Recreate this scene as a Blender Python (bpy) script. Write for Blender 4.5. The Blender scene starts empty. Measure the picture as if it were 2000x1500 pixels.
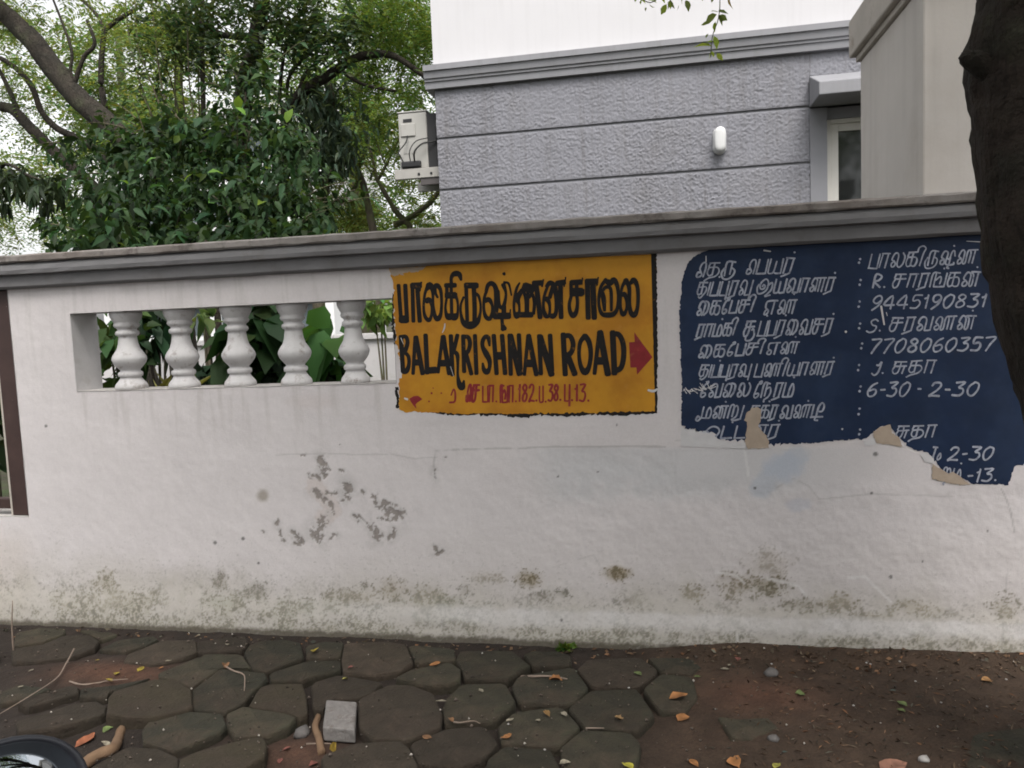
import bpy, math, random
import numpy as np
from mathutils import Vector, Matrix
random.seed(7); rng = np.random.default_rng(11)
sc = bpy.context.scene
COL = sc.collection

# ---------------------------------------------------------------- camera
FPX = 1500.0                                   # focal length in photo pixels (photo 2000 x 1500)
YAW, PITCH, ROLL = -0.1875, -0.0842, -0.0421
CAM = np.array([0.0, -3.1008, 1.368])
_f = np.array([math.sin(YAW)*math.cos(PITCH), math.cos(YAW)*math.cos(PITCH), math.sin(PITCH)])
_r0 = np.array([math.cos(YAW), -math.sin(YAW), 0.0]); _u0 = np.cross(_r0, _f)
_r = _r0*math.cos(ROLL) + _u0*math.sin(ROLL); _u = -_r0*math.sin(ROLL) + _u0*math.cos(ROLL)
cam_d = bpy.data.cameras.new('camera'); cam = bpy.data.objects.new('camera', cam_d); COL.objects.link(cam)
cam_d.sensor_width = 36.0; cam_d.lens = 36.0*FPX/2000.0; cam_d.clip_start = 0.05; cam_d.clip_end = 2000.0
M = Matrix(((_r[0], _u[0], -_f[0], CAM[0]), (_r[1], _u[1], -_f[1], CAM[1]), (_r[2], _u[2], -_f[2], CAM[2]), (0, 0, 0, 1)))
cam.matrix_world = M
sc.camera = cam

# ---------------------------------------------------------------- sky, sun, exposure
SUN_EL, SUN_AZ = math.radians(58), math.radians(158)      # soft sun behind the photographer, under thin cloud
world = bpy.data.worlds.new('World'); sc.world = world; world.use_nodes = True
wn = world.node_tree; wn.nodes.clear()
w_out = wn.nodes.new('ShaderNodeOutputWorld'); w_bg = wn.nodes.new('ShaderNodeBackground')
w_sky = wn.nodes.new('ShaderNodeTexSky'); w_sky.sky_type = 'NISHITA'; w_sky.sun_disc = False
w_sky.sun_elevation = SUN_EL; w_sky.sun_rotation = SUN_AZ
w_sky.air_density = 1.0; w_sky.dust_density = 4.0; w_sky.ozone_density = 1.0
w_hsv = wn.nodes.new('ShaderNodeHueSaturation'); w_hsv.inputs['Saturation'].default_value = 0.07   # cloud veil
w_hsv.inputs['Value'].default_value = 1.0
w_bg.inputs['Strength'].default_value = 0.15
wn.links.new(w_sky.outputs[0], w_hsv.inputs['Color']); wn.links.new(w_hsv.outputs[0], w_bg.inputs[0]); wn.links.new(w_bg.outputs[0], w_out.inputs[0])
sun_d = bpy.data.lights.new('sun', 'SUN'); sun = bpy.data.objects.new('sun', sun_d); COL.objects.link(sun)
sun_d.energy = 1.2; sun_d.angle = math.radians(25); sun_d.color = (1.0, 0.94, 0.87)
_sd = Vector((math.sin(SUN_AZ)*math.cos(SUN_EL), math.cos(SUN_AZ)*math.cos(SUN_EL), math.sin(SUN_EL)))
sun.rotation_euler = (-_sd).to_track_quat('-Z', 'Y').to_euler(); sun.location = _sd*30
sc.view_settings.view_transform = 'Standard'; sc.view_settings.look = 'None'
sc.view_settings.exposure = 1.12; sc.view_settings.gamma = 1.0; sc.view_settings.use_curve_mapping = False
sc.cycles.max_bounces = 8; sc.cycles.diffuse_bounces = 4; sc.cycles.transparent_max_bounces = 8; sc.cycles.use_denoising = True

# ---------------------------------------------------------------- pixel helpers (a pixel gives a direction, a plane the distance)
def ray(px, py): return _f + _r*((px-1000.0)/FPX) - _u*((py-750.0)/FPX)
def at(px, py, y=0.0):
    d = ray(px, py); t = (y-CAM[1])/d[1]; return CAM + d*t
def gr(px, py, z=0.0):
    d = ray(px, py); t = (z-CAM[2])/d[2]; return CAM + d*t
def proj(P):
    Q = P - CAM; w = Q@_f; return 1000+FPX*(Q@_r)/w, 750-FPX*(Q@_u)/w

# ---------------------------------------------------------------- numpy noise
_perm = rng.random((64, 64, 64))
def vnoise(p):
    i = np.floor(p).astype(int); f = p-i; f = f*f*(3-2*f); i &= 63; j = (i+1) & 63; o = 0.0
    for a in (0, 1):
        for b in (0, 1):
            for c in (0, 1):
                w = (f[..., 0] if a else 1-f[..., 0])*(f[..., 1] if b else 1-f[..., 1])*(f[..., 2] if c else 1-f[..., 2])
                o = o + w*_perm[(j if a else i)[..., 0], (j if b else i)[..., 1], (j if c else i)[..., 2]]
    return o
def fbm(x, y, s, octv=4, seed=0.0):
    p = np.stack([x*s, y*s, np.zeros_like(x)+seed*3.7], -1); o = 0; a = .5; t = 0
    for k in range(octv):
        o = o + a*vnoise(p+k*17.3); t += a; a *= .55; p = p*2.03
    return o/t
def sstep(a, b, x):
    t = np.clip((x-a)/(b-a), 0, 1); return t*t*(3-2*t)

# ---------------------------------------------------------------- object helpers
def link(name, me, parent=None, mats=None):
    o = bpy.data.objects.new(name, me); COL.objects.link(o)
    if parent is not None: o.parent = parent
    if mats is not None and me is not None and len(me.materials) == 0:
        for m in (mats if isinstance(mats, (list, tuple)) else [mats]): me.materials.append(m)
    return o
def empty(name, loc=(0, 0, 0)):
    o = bpy.data.objects.new(name, None); COL.objects.link(o); o.location = loc; o.empty_display_size = .05; return o
def tag(o, label, cat, group=None, kind=None):
    o['label'] = label
    if cat: o['category'] = cat
    if group: o['group'] = group
    if kind: o['kind'] = kind
    return o
def struct(o, label, cat): return tag(o, label, cat, kind='structure')
def pyd(name, v, f, smooth=False):
    me = bpy.data.meshes.new(name); me.from_pydata([tuple(map(float, q)) for q in v], [], [tuple(map(int, q)) for q in f]); me.update()
    if smooth:
        for p in me.polygons: p.use_smooth = True
    return me
def np_mesh(name, V, F, C=None, smooth=False):
    """V (n,3), F (m,k) index array, C (n,3) optional colour per vertex"""
    me = bpy.data.meshes.new(name); n, (m, k) = len(V), F.shape
    me.vertices.add(n); me.vertices.foreach_set('co', np.asarray(V, np.float32).ravel())
    me.loops.add(m*k); me.loops.foreach_set('vertex_index', F.astype(np.int32).ravel())
    me.polygons.add(m); me.polygons.foreach_set('loop_start', np.arange(0, m*k, k, dtype=np.int32))
    me.polygons.foreach_set('loop_total', np.full(m, k, np.int32))
    if smooth: me.polygons.foreach_set('use_smooth', np.ones(m, bool))
    me.update(calc_edges=True)
    if C is not None:
        a = me.color_attributes.new('Col', 'FLOAT_COLOR', 'POINT')
        a.data.foreach_set('color', np.concatenate([C, np.ones((n, 1))], 1).astype(np.float32).ravel())
    return me
def box_v(x0, x1, y0, y1, z0, z1):
    return ([(x0, y0, z0), (x1, y0, z0), (x1, y1, z0), (x0, y1, z0), (x0, y0, z1), (x1, y0, z1), (x1, y1, z1), (x0, y1, z1)],
            [(0, 3, 2, 1), (4, 5, 6, 7), (0, 1, 5, 4), (1, 2, 6, 5), (2, 3, 7, 6), (3, 0, 4, 7)])
def bevel(o, w, seg=2):
    m = o.modifiers.new('bevel', 'BEVEL'); m.width = w; m.segments = seg; m.limit_method = 'ANGLE'; m.angle_limit = math.radians(40); return o
def box(name, b, mat, parent=None, bev=0.0):
    me = pyd(name, *box_v(*b)); o = link(name, me, parent, mat)
    if bev: bevel(o, bev)
    return o
def extrude_x(name, prof, x0, x1, mat, parent=None, n=1, jitter=0.0):
    """closed (y,z) profile swept along x"""
    k = len(prof); V = []; F = []
    for i in range(n+1):
        x = x0+(x1-x0)*i/n
        for (y, z) in prof:
            V.append((x, y+(random.uniform(-jitter, jitter) if jitter else 0), z+(random.uniform(-jitter, jitter) if jitter else 0)))
    for i in range(n):
        for j in range(k): F.append((i*k+j, i*k+(j+1) % k, (i+1)*k+(j+1) % k, (i+1)*k+j))
    F.append(tuple(range(k))[::-1]); F.append(tuple(n*k+j for j in range(k)))
    me = pyd(name, V, F)
    import bmesh
    bm = bmesh.new(); bm.from_mesh(me); bmesh.ops.recalc_face_normals(bm, faces=bm.faces); bm.to_mesh(me); bm.free()
    return link(name, me, parent, mat)
def catmull(P, n=6):
    P = np.asarray(P, float)
    if len(P) < 3:
        t = np.linspace(0, 1, n+1)[:, None]; return P[0]*(1-t)+P[-1]*t
    Q = np.vstack([2*P[0]-P[1], P, 2*P[-1]-P[-2]]); out = []
    for i in range(1, len(Q)-2):
        for t in np.linspace(0, 1, n, endpoint=False):
            a, b, c, d = Q[i-1], Q[i], Q[i+1], Q[i+2]
            out.append(.5*((2*b)+(c-a)*t+(2*a-5*b+4*c-d)*t*t+(-a+3*b-3*c+d)*t**3))
    out.append(P[-1]); return np.array(out)
def tube_arrays(P, R, seg=8, rough=0.0, sharp=0):
    """tapered tube through 3-D points P with radii R"""
    P = np.asarray(P, float); n = len(P); R = np.asarray(R, float)*np.ones(n)
    T = np.gradient(P, axis=0); T /= np.linalg.norm(T, axis=1)[:, None]+1e-9
    ref = np.array([0, 0, 1.0]) if abs(T[:, 2]).mean() < .8 else np.array([0, 1.0, 0])
    A = np.cross(T, ref); A /= np.linalg.norm(A, axis=1)[:, None]+1e-9; B = np.cross(T, A)
    th = np.linspace(0, 2*np.pi, seg, endpoint=False)
    rr = R[:, None]*np.ones((n, seg))
    if rough:
        ph = np.stack([np.cos(th)[None]*1.5+np.zeros((n, 1)), np.sin(th)[None]*1.5+np.zeros((n, 1)), np.arange(n)[:, None]*.35+np.zeros((1, seg))], -1)+P[0, 0]*9.1
        rr = rr*(1+rough*2*(vnoise(ph*1.7+20)-.5)+rough*(vnoise(ph*4+50)-.5))
    V = P[:, None]+A[:, None]*(np.cos(th)[None, :, None]*rr[..., None])+B[:, None]*(np.sin(th)[None, :, None]*rr[..., None])
    V = V.reshape(-1, 3); F = []
    i, j = np.meshgrid(np.arange(n-1), np.arange(seg), indexing='ij'); j2 = (j+1) % seg
    F = np.stack([i*seg+j, i*seg+j2, (i+1)*seg+j2, (i+1)*seg+j], -1).reshape(-1, 4)
    V = np.vstack([V, P[:1], P[-1:]]); c0, c1 = n*seg, n*seg+1
    jj = np.arange(seg); j2 = (jj+1) % seg
    F = np.vstack([F, np.stack([jj*0+c0, j2, jj, jj*0+c0], -1), np.stack([jj*0+c1, (n-1)*seg+jj, (n-1)*seg+j2, jj*0+c1], -1)])
    return V, F
def tubes(name, specs, mat, parent=None, smooth=True):
    """several tubes of ONE part (a limb with its side branches, a bent cable ...)"""
    VV, FF, off = [], [], 0
    for (P, R, seg, rough) in specs:
        V, F = tube_arrays(P, R, seg, rough); VV.append(V); FF.append(F+off); off += len(V)
    V = np.vstack(VV); F = np.vstack(FF); faces = []
    me = bpy.data.meshes.new(name)
    me.from_pydata(V.tolist(), [], [tuple(dict.fromkeys(q)) for q in F.tolist()]); me.update()
    for p in me.polygons: p.use_smooth = smooth
    return link(name, me, parent, mat)
def lathe(name, prof, mat, parent=None, seg=28, loc=(0, 0, 0), smooth=True):
    V = []; F = []; n = len(prof)
    for (r, z) in prof:
        for k in range(seg):
            a = 2*math.pi*k/seg; V.append((r*math.cos(a), r*math.sin(a), z))
    for i in range(n-1):
        for k in range(seg): F.append((i*seg+k, i*seg+(k+1) % seg, (i+1)*seg+(k+1) % seg, (i+1)*seg+k))
    F.append(tuple(range(seg))[::-1]); F.append(tuple((n-1)*seg+k for k in range(seg)))
    o = link(name, pyd(name, V, F, smooth), parent, mat); o.location = loc; return o
def copy_tree(o, parent=None):
    c = o.copy(); COL.objects.link(c); c.parent = parent
    for ch in o.children: copy_tree(ch, c)
    return c

# ---------------------------------------------------------------- materials
PAINT = .86                                   # albedo factor for non-leaf, non-metal colours, lowered to offset the raised exposure
def nmat(name, base, rough=.8, var=.12, vscale=6.0, bump=0.0, bscale=60.0, bdist=.004, col2=None, mixscale=3.0, mixlo=.45, mixhi=.6,
         attr=False, spec=.3, detail=8, metal=0.0, transl=0.0, coords='Object', grime=None, gscale=8, glo=.5, ghi=.7, bump2=None, objrand=0.0, streak=None):
    if not transl and not metal: base, col2, grime = [None if q is None else tuple(v*PAINT for v in q) for q in (base, col2, grime)]
    m = bpy.data.materials.new(name); m.use_nodes = True; nt = m.node_tree; N = nt.nodes; L = nt.links
    b = N['Principled BSDF']; b.inputs['Roughness'].default_value = rough; b.inputs['Specular IOR Level'].default_value = spec
    b.inputs['Metallic'].default_value = metal
    tc = N.new('ShaderNodeTexCoord'); co = tc.outputs[coords]
    def noise(s, d=detail, r=.6):
        n = N.new('ShaderNodeTexNoise'); n.inputs['Scale'].default_value = s; n.inputs['Detail'].default_value = d
        n.inputs['Roughness'].default_value = r; L.new(co, n.inputs['Vector']); return n
    def ramp(src, a, c):
        r = N.new('ShaderNodeMapRange'); r.inputs[1].default_value = a; r.inputs[2].default_value = c; r.clamp = True
        L.new(src, r.inputs[0]); return r.outputs[0]
    def mix(fac, a, c, mode='MIX'):
        x = N.new('ShaderNodeMix'); x.data_type = 'RGBA'; x.blend_type = mode
        if isinstance(fac, float): x.inputs[0].default_value = fac
        else: L.new(fac, x.inputs[0])
        for s, v in ((6, a), (7, c)):
            if isinstance(v, tuple): x.inputs[s].default_value = (*v, 1) if len(v) == 3 else v
            else: L.new(v, x.inputs[s])
        return x.outputs[2]
    if attr:
        a = N.new('ShaderNodeAttribute'); a.attribute_name = 'Col'; colr = a.outputs['Color']
    else: colr = tuple(base)
    if col2 is not None: colr = mix(ramp(noise(mixscale).outputs['Fac'], mixlo, mixhi), colr, tuple(col2))
    if grime is not None: colr = mix(ramp(noise(gscale, 10, .7).outputs['Fac'], glo, ghi), colr, tuple(grime))
    if streak is not None:                        # rain streaks: noise drawn out downwards
        mp = N.new('ShaderNodeMapping'); mp.inputs['Scale'].default_value = (7, 7, .35); L.new(co, mp.inputs['Vector'])
        n = N.new('ShaderNodeTexNoise'); n.inputs['Scale'].default_value = 2.2; n.inputs['Detail'].default_value = 7; n.inputs['Roughness'].default_value = .65; L.new(mp.outputs[0], n.inputs['Vector'])
        f = N.new('ShaderNodeMath'); f.operation = 'MULTIPLY'; f.inputs[1].default_value = streak; L.new(ramp(n.outputs['Fac'], .50, .78), f.inputs[0])
        colr = mix(f.outputs[0], colr, (.10, .092, .085))
    if var:
        n = noise(vscale); r = N.new('ShaderNodeMapRange'); r.inputs[3].default_value = 1-var; r.inputs[4].default_value = 1+var
        r.inputs[1].default_value = .25; r.inputs[2].default_value = .75
        L.new(n.outputs['Fac'], r.inputs[0]); c = N.new('ShaderNodeCombineColor')
        for k in range(3): L.new(r.outputs[0], c.inputs[k])
        colr = mix(1.0, colr, c.outputs[0], 'MULTIPLY')
    if objrand:
        oi = N.new('ShaderNodeObjectInfo'); r = N.new('ShaderNodeMapRange'); r.inputs[3].default_value = 1-objrand; r.inputs[4].default_value = 1+objrand
        L.new(oi.outputs['Random'], r.inputs[0]); c = N.new('ShaderNodeCombineColor')
        for k in range(3): L.new(r.outputs[0], c.inputs[k])
        colr = mix(1.0, colr, c.outputs[0], 'MULTIPLY')
    if isinstance(colr, tuple): b.inputs['Base Color'].default_value = (*colr, 1)
    else: L.new(colr, b.inputs['Base Color'])
    if bump:
        bp = N.new('ShaderNodeBump'); bp.inputs['Strength'].default_value = bump; bp.inputs['Distance'].default_value = bdist
        L.new(noise(bscale).outputs['Fac'], bp.inputs['Height']); L.new(bp.outputs[0], b.inputs['Normal'])
        if bump2:
            sc2, st2, ds2, stretch = bump2; b2 = N.new('ShaderNodeBump'); b2.inputs['Strength'].default_value = st2; b2.inputs['Distance'].default_value = ds2
            mp = N.new('ShaderNodeMapping'); mp.inputs['Scale'].default_value = stretch; mp.inputs['Rotation'].default_value = (0, .45, 0); L.new(co, mp.inputs['Vector'])
            n = N.new('ShaderNodeTexNoise'); n.inputs['Scale'].default_value = sc2; n.inputs['Detail'].default_value = 5; L.new(mp.outputs[0], n.inputs['Vector'])
            L.new(n.outputs['Fac'], b2.inputs['Height']); L.new(b2.outputs[0], bp.inputs['Normal'])
    if transl:
        t = N.new('ShaderNodeBsdfTranslucent'); x = N.new('ShaderNodeMixShader'); x.inputs[0].default_value = transl
        if isinstance(colr, tuple): t.inputs[0].default_value = (*colr, 1)
        else:
            g = mix(1.0, colr, (1.5, 1.35, .7), 'MULTIPLY'); L.new(g, t.inputs[0])
        o = N['Material Output']; L.new(b.outputs[0], x.inputs[1]); L.new(t.outputs[0], x.inputs[2]); L.new(x.outputs[0], o.inputs[0])
    return m
# ================================================================ GROUND
M_soil = nmat('soil', (.075, .048, .034), .95, .35, 9, .9, 40, .012, col2=(.036, .027, .021), mixscale=2.2, mixlo=.4, mixhi=.62, grime=(.11, .058, .036), gscale=1.3, glo=.56, ghi=.72)
M_asph = nmat('asphalt', (.05, .05, .05), .9, .2, 20, .6, 250, .004)
M_gsoil = nmat('garden_soil', (.05, .04, .03), .95, .3, 5, .8, 30, .02, col2=(.04, .06, .02))
def sheet(name, x0, x1, y0, y1, z, mat, label, cat, n=1):
    xs = np.linspace(x0, x1, n+1); ys = np.linspace(y0, y1, n+1)
    X, Y = np.meshgrid(xs, ys, indexing='ij'); V = np.stack([X, Y, np.full_like(X, z)], -1).reshape(-1, 3)
    i, j = np.meshgrid(np.arange(n), np.arange(n), indexing='ij'); a = i*(n+1)+j
    F = np.stack([a, a+n+1, a+n+2, a+1], -1).reshape(-1, 4)
    return struct(link(name, np_mesh(name, V, F), None, mat), label, cat)
sheet('ground', -600, 600, -600, 600, -.16, M_gsoil, 'dark flat earth running out to the horizon', 'ground', 4)
sheet('road', -60, 60, -8.5, -2.15, -.10, M_asph, 'grey asphalt road beside the paved verge', 'road')
sheet('garden_ground', -14, 14, .155, 30, .0, M_gsoil, 'dark garden earth behind the white boundary wall', 'ground')
def soil_h(x, y):
    base = -.034+.038*sstep(-.15, .42, x+.35*(fbm(x, y, 2.2, 3, 5)-.5)*1.4)+.028*sstep(-.16, -.02, y)
    base += .034*np.exp(-(((x+2.25)/.38)**2+((y+.40)/.16)**2))
    return base+.022*(fbm(x, y, 3.1, 4, 1)-.5)+.012*(fbm(x, y, 16, 4, 2)-.5)+.006*(fbm(x, y, 60, 2, 3)-.5)
gx = np.linspace(-5.2, 3.6, 700); gy = np.linspace(-2.15, .16, 200)
GX, GY = np.meshgrid(gx, gy, indexing='ij'); GZ = soil_h(GX, GY)
i, j = np.meshgrid(np.arange(699), np.arange(199), indexing='ij'); a = i*200+j
red = sstep(.5, .8, fbm(GX, GY, 2.0, 3, 8))
red = np.maximum(red*.5, np.exp(-(((GX+2.2)/.36)**2+((GY+.42)/.13)**2)*1.2)); red = np.maximum(red, .9*np.exp(-(((GX-.33)/.2)**2+((GY+.38)/.13)**2)))
red = np.maximum(red, .8*np.exp(-(((GX+1.2)/.16)**2+((GY+.86)/.13)**2)))
m_ = fbm(GX, GY, 14, 4, 4)[..., None]
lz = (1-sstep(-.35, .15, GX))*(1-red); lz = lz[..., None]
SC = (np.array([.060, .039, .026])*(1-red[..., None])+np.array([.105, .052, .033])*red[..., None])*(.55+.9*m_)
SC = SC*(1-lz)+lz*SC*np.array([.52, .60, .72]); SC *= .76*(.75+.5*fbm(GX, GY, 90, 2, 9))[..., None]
M_soilA = nmat('soil_litter', (.05, .04, .03), .95, .3, 120, .8, 140, .006, attr=True)
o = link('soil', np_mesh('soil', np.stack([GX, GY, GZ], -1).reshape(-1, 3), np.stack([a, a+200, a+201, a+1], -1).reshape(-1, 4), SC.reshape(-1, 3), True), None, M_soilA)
struct(o, 'trampled reddish brown soil of the verge around the pavers', 'soil')

# ---------------- hexagonal pavers
PV = [l.strip() for l in '''
30,1236 80,1225 128,1227 124,1238 80,1254 30,1262|0
26,1265 80,1259 124,1242 170,1241 192,1254 180,1268 140,1283 80,1289 26,1289|0
134,1228 200,1229 230,1240 196,1250 172,1238|-4
193,1268 230,1251 300,1243 308,1250 280,1262 240,1273|-4
282,1265 314,1251 380,1249 384,1270 360,1282 300,1296 242,1293 252,1278|0
40,1366 140,1338 154,1343 152,1354 60,1380 36,1373|4
157,1344 220,1338 296,1323 250,1340 216,1352 208,1364 157,1362|-2
0,1352 40,1337 98,1344 60,1360 0,1374|-6
32,1412 60,1400 152,1370 192,1368 206,1376 202,1394 112,1422 40,1430|8
212,1364 222,1352 300,1328 340,1330 372,1345 371,1380 296,1398 244,1398 209,1392|16
312,1313 390,1283 402,1277 470,1279 488,1306 430,1305 396,1328 374,1342 344,1327 312,1321|0
377,1347 398,1331 430,1308 480,1313 518,1317 519,1328 502,1344 474,1370 440,1387 377,1380|2
386,1253 476,1241 486,1252 476,1267 430,1273 386,1273|-2
488,1260 510,1252 556,1249 587,1255 591,1283 552,1297 520,1311 494,1305 478,1275|0
598,1261 630,1254 672,1256 664,1283 598,1283|-2
526,1315 600,1291 664,1291 667,1307 604,1323 590,1329 530,1329|0
512,1342 530,1338 590,1336 596,1352 599,1391 584,1399 556,1388 486,1378 500,1356|12
447,1392 476,1379 552,1391 580,1402 560,1420 520,1435 460,1437 446,1416|2
281,1420 297,1402 372,1389 434,1395 440,1418 428,1431 380,1451 340,1463 281,1447|0
172,1504 248,1459 312,1461 346,1477 348,1524 172,1524|2
354,1483 378,1469 456,1447 512,1435 521,1452 516,1475 480,1499 440,1524 350,1524|18
610,1335 664,1319 746,1331 728,1351 698,1364 640,1366 632,1385 612,1385|0
702,1368 730,1351 760,1337 800,1337 845,1353 860,1390 856,1419 800,1443 724,1441 704,1420|10
800,1261 884,1267 890,1288 868,1291 812,1293|-2
676,1257 756,1253 792,1259 806,1293 784,1307 740,1315 674,1311 668,1286|2
774,1322 802,1307 880,1293 898,1305 898,1327 872,1337 830,1337|6
893,1289 902,1271 1000,1269 1015,1283 1034,1298 1005,1317 988,1327 909,1325 906,1312|2
865,1384 870,1367 902,1337 983,1337 1006,1372 965,1407 900,1411 870,1411|0
1002,1340 1014,1323 1119,1304 1149,1340 1123,1369 1096,1375 1013,1369|2
1024,1277 1042,1271 1087,1271 1114,1281 1116,1299 1043,1301|0
975,1420 1002,1393 1095,1381 1133,1418 1089,1457 985,1449|0
804,1457 873,1425 947,1418 972,1448 943,1477 899,1495 821,1493|4
952,1482 982,1458 1075,1465 1090,1500 1060,1530 942,1525|0
1097,1463 1141,1428 1229,1432 1248,1448 1238,1522 1102,1522|0
1111,1384 1157,1349 1239,1345 1251,1358 1278,1396 1245,1425 1145,1421|2
1128,1307 1149,1287 1251,1285 1282,1308 1275,1323 1244,1341 1159,1337|0
1258,1346 1291,1317 1350,1321 1362,1360 1340,1388 1289,1389|2
1266,1285 1350,1285 1370,1304 1350,1315 1289,1311|0
632,1477 690,1452 779,1446 798,1457 816,1497 808,1532 640,1532|8
1882,1470 1906,1433 2012,1425 2022,1522 1892,1522|8
1402,1400 1440,1404 1500,1400 1520,1420 1470,1443 1432,1439|10
'''.split('\n') if l.strip()]
pavement = empty('pavement', (-1.0, -.6, 0)); struct(pavement, 'uneven dark hexagonal stone paving along the white wall', 'pavement')
M_pav = [nmat('paver_stone_%d' % k, c, .92, .35, 14, 1.0, 70, .008, col2=c2, mixscale=7, grime=(.056, .040, .029), gscale=4, glo=.44, ghi=.68, objrand=.28)
         for k, (c, c2) in enumerate([(tuple(np.array(a_)*(1.0, .92, .80)), tuple(np.array(b_)*(1.0, .92, .82))) for a_, b_ in [((.036, .035, .027), (.030, .034, .022)), ((.042, .036, .029), (.034, .031, .025)), ((.032, .033, .026), (.028, .031, .021)), ((.054, .047, .033), (.043, .038, .027))]])]
def stone(poly, top, mat, tilt=(0, 0), thick=.075, inset=.007, grow=1.045):
    P = np.array(poly, float); 
    # round the corners (one Chaikin pass), then a worn, chamfered top edge
    Q = []
    for k in range(len(P)):
        p, q = P[k], P[(k+1) % len(P)]; Q += [p*.91+q*.09, p*.09+q*.91]
    Q = np.array(Q); c = Q.mean(0); n = len(Q); Q = c+(Q-c)*grow; Q += rng.normal(0, .002, Q.shape)
    d = Q-c; L = np.linalg.norm(d, axis=1)[:, None]; inn = c+d*(1-inset/np.maximum(L, .02)); inn2 = c+d*(1-.35*inset/np.maximum(L, .02))
    zt = lambda A: (A[:, 0]-c[0])*tilt[0]+(A[:, 1]-c[1])*tilt[1]
    rings = [np.c_[Q-c, -thick+0*zt(Q)], np.c_[Q-c, zt(Q)-.013], np.c_[inn2-c, zt(inn2)-.004], np.c_[inn-c, zt(inn)]]
    mid = c+d*.5; rings.append(np.c_[mid-c, zt(mid)+.001+rng.normal(0, .0012, n)])
    V = np.vstack(rings+[[[0, 0, .001]]]); F = []
    for r in range(4):
        for k in range(n): F.append((r*n+k, r*n+(k+1) % n, (r+1)*n+(k+1) % n, (r+1)*n+k))
    for k in range(n): F.append((4*n+k, 4*n+(k+1) % n, 5*n))
    F.append(tuple(range(n))[::-1])
    o = link('paver', pyd('paver', V, F, False), pavement, mat); o.location = (c[0]+1.0, c[1]+.6, top)
    return o
for s in PV:
    pts, h = s.split('|'); top = float(h)*.001
    poly = [gr(*map(float, q.split(',')), top)[:2] for q in pts.split()]
    A = 0.5*sum(poly[k][0]*poly[(k+1) % len(poly)][1]-poly[(k+1) % len(poly)][0]*poly[k][1] for k in range(len(poly)))
    if A < 0: poly = poly[::-1]
    k = 3 if '512,1342' in s or '212,1364' in s or '354,1483' in s else int(rng.integers(0, 3))
    stone(poly, top, M_pav[k], rng.normal(0, .016, 2))
# the same paving where the photograph does not look (towards the road and past the frame's edge)
R = .155
for r in range(-2, 14):
    for q in range(-14, 14):
        cx = -1.2+q*R*1.78+(r % 2)*R*.89; cy = -2.08+r*R*1.55
        if cy > -.2 or cx > .9 or cx < -4.4 or cy < -2.1: continue
        u, v = proj(np.array([cx, cy, 0.0]))
        if -75 < u < 2100 and v < 1560: continue
        stone([(cx+.93*R*math.cos(a), cy+.93*R*math.sin(a)) for a in np.arange(6)*math.pi/3+math.pi/6], rng.normal(0, .004), M_pav[int(rng.integers(0, 3))], rng.normal(0, .015, 2))

# ================================================================ BOUNDARY WALL
WT = .17; ZC = 1.603; XL = -2.951; XR = 2.6
OX0, OX1, OZ0, OZ1 = -2.633, -1.085, 1.118, 1.478
wall = tag(empty('boundary_wall', (0, 0, 0)), 'long white plastered boundary wall with grey coping and stained base', 'wall')
M_wall = nmat('wall_paint', (.7, .7, .7), .75, .045, 90, .4, 190, .0018, attr=True, spec=.25, bump2=(14, .13, .003, (.8, 1, 1.2)))
DX = .005
def axis(a, b, cuts):
    pts = sorted(set([a, b]+cuts)); out = [a]
    for p, q in zip(pts[:-1], pts[1:]):
        n = max(1, int(round((q-p)/DX))); out += list(np.linspace(p, q, n+1)[1:])
    return np.array(out)
xs = axis(-4.6, XR, [XL, OX0, OX1]); zs = axis(-.08, ZC, [.527, OZ0, OZ1])
X, Z = np.meshgrid(xs, zs, indexing='ij')
PX, PY = proj(np.stack([X, 0*X, Z], -1))
n1 = fbm(X, Z, 3, 4, 11); n2 = fbm(X, Z, 22, 5, 12); n3 = fbm(X, Z, 75, 3, 13); n4 = fbm(X, Z, 9, 5, 14); n5 = fbm(X, Z, 150, 2, 15)
C = np.array([.615, .575, .575])*(1+.10*(n1-.5)+.08*(n4-.5)+.04*(n3-.5))[..., None]
def blend(mask, col):
    global C
    m = np.clip(mask, 0, 1)[..., None]; C = C*(1-m)+np.array(col)*.88*m
def ell(cx, cy, rx, ry): return np.sqrt(((PX-cx)/rx)**2+((PY-cy)/ry)**2)
def seg(pts, w):
    d = np.full(X.shape, 1e9)
    for (x0, y0), (x1, y1) in zip(pts[:-1], pts[1:]):
        vx, vy = x1-x0, y1-y0; t = np.clip(((PX-x0)*vx+(PY-y0)*vy)/(vx*vx+vy*vy+1e-9), 0, 1)
        d = np.minimum(d, np.hypot(PX-x0-t*vx, PY-y0-t*vy))
    return d/w
bottom = 1216+PX*.0375
up = bottom-PY                                            # photo pixels above the foot of the wall
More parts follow.
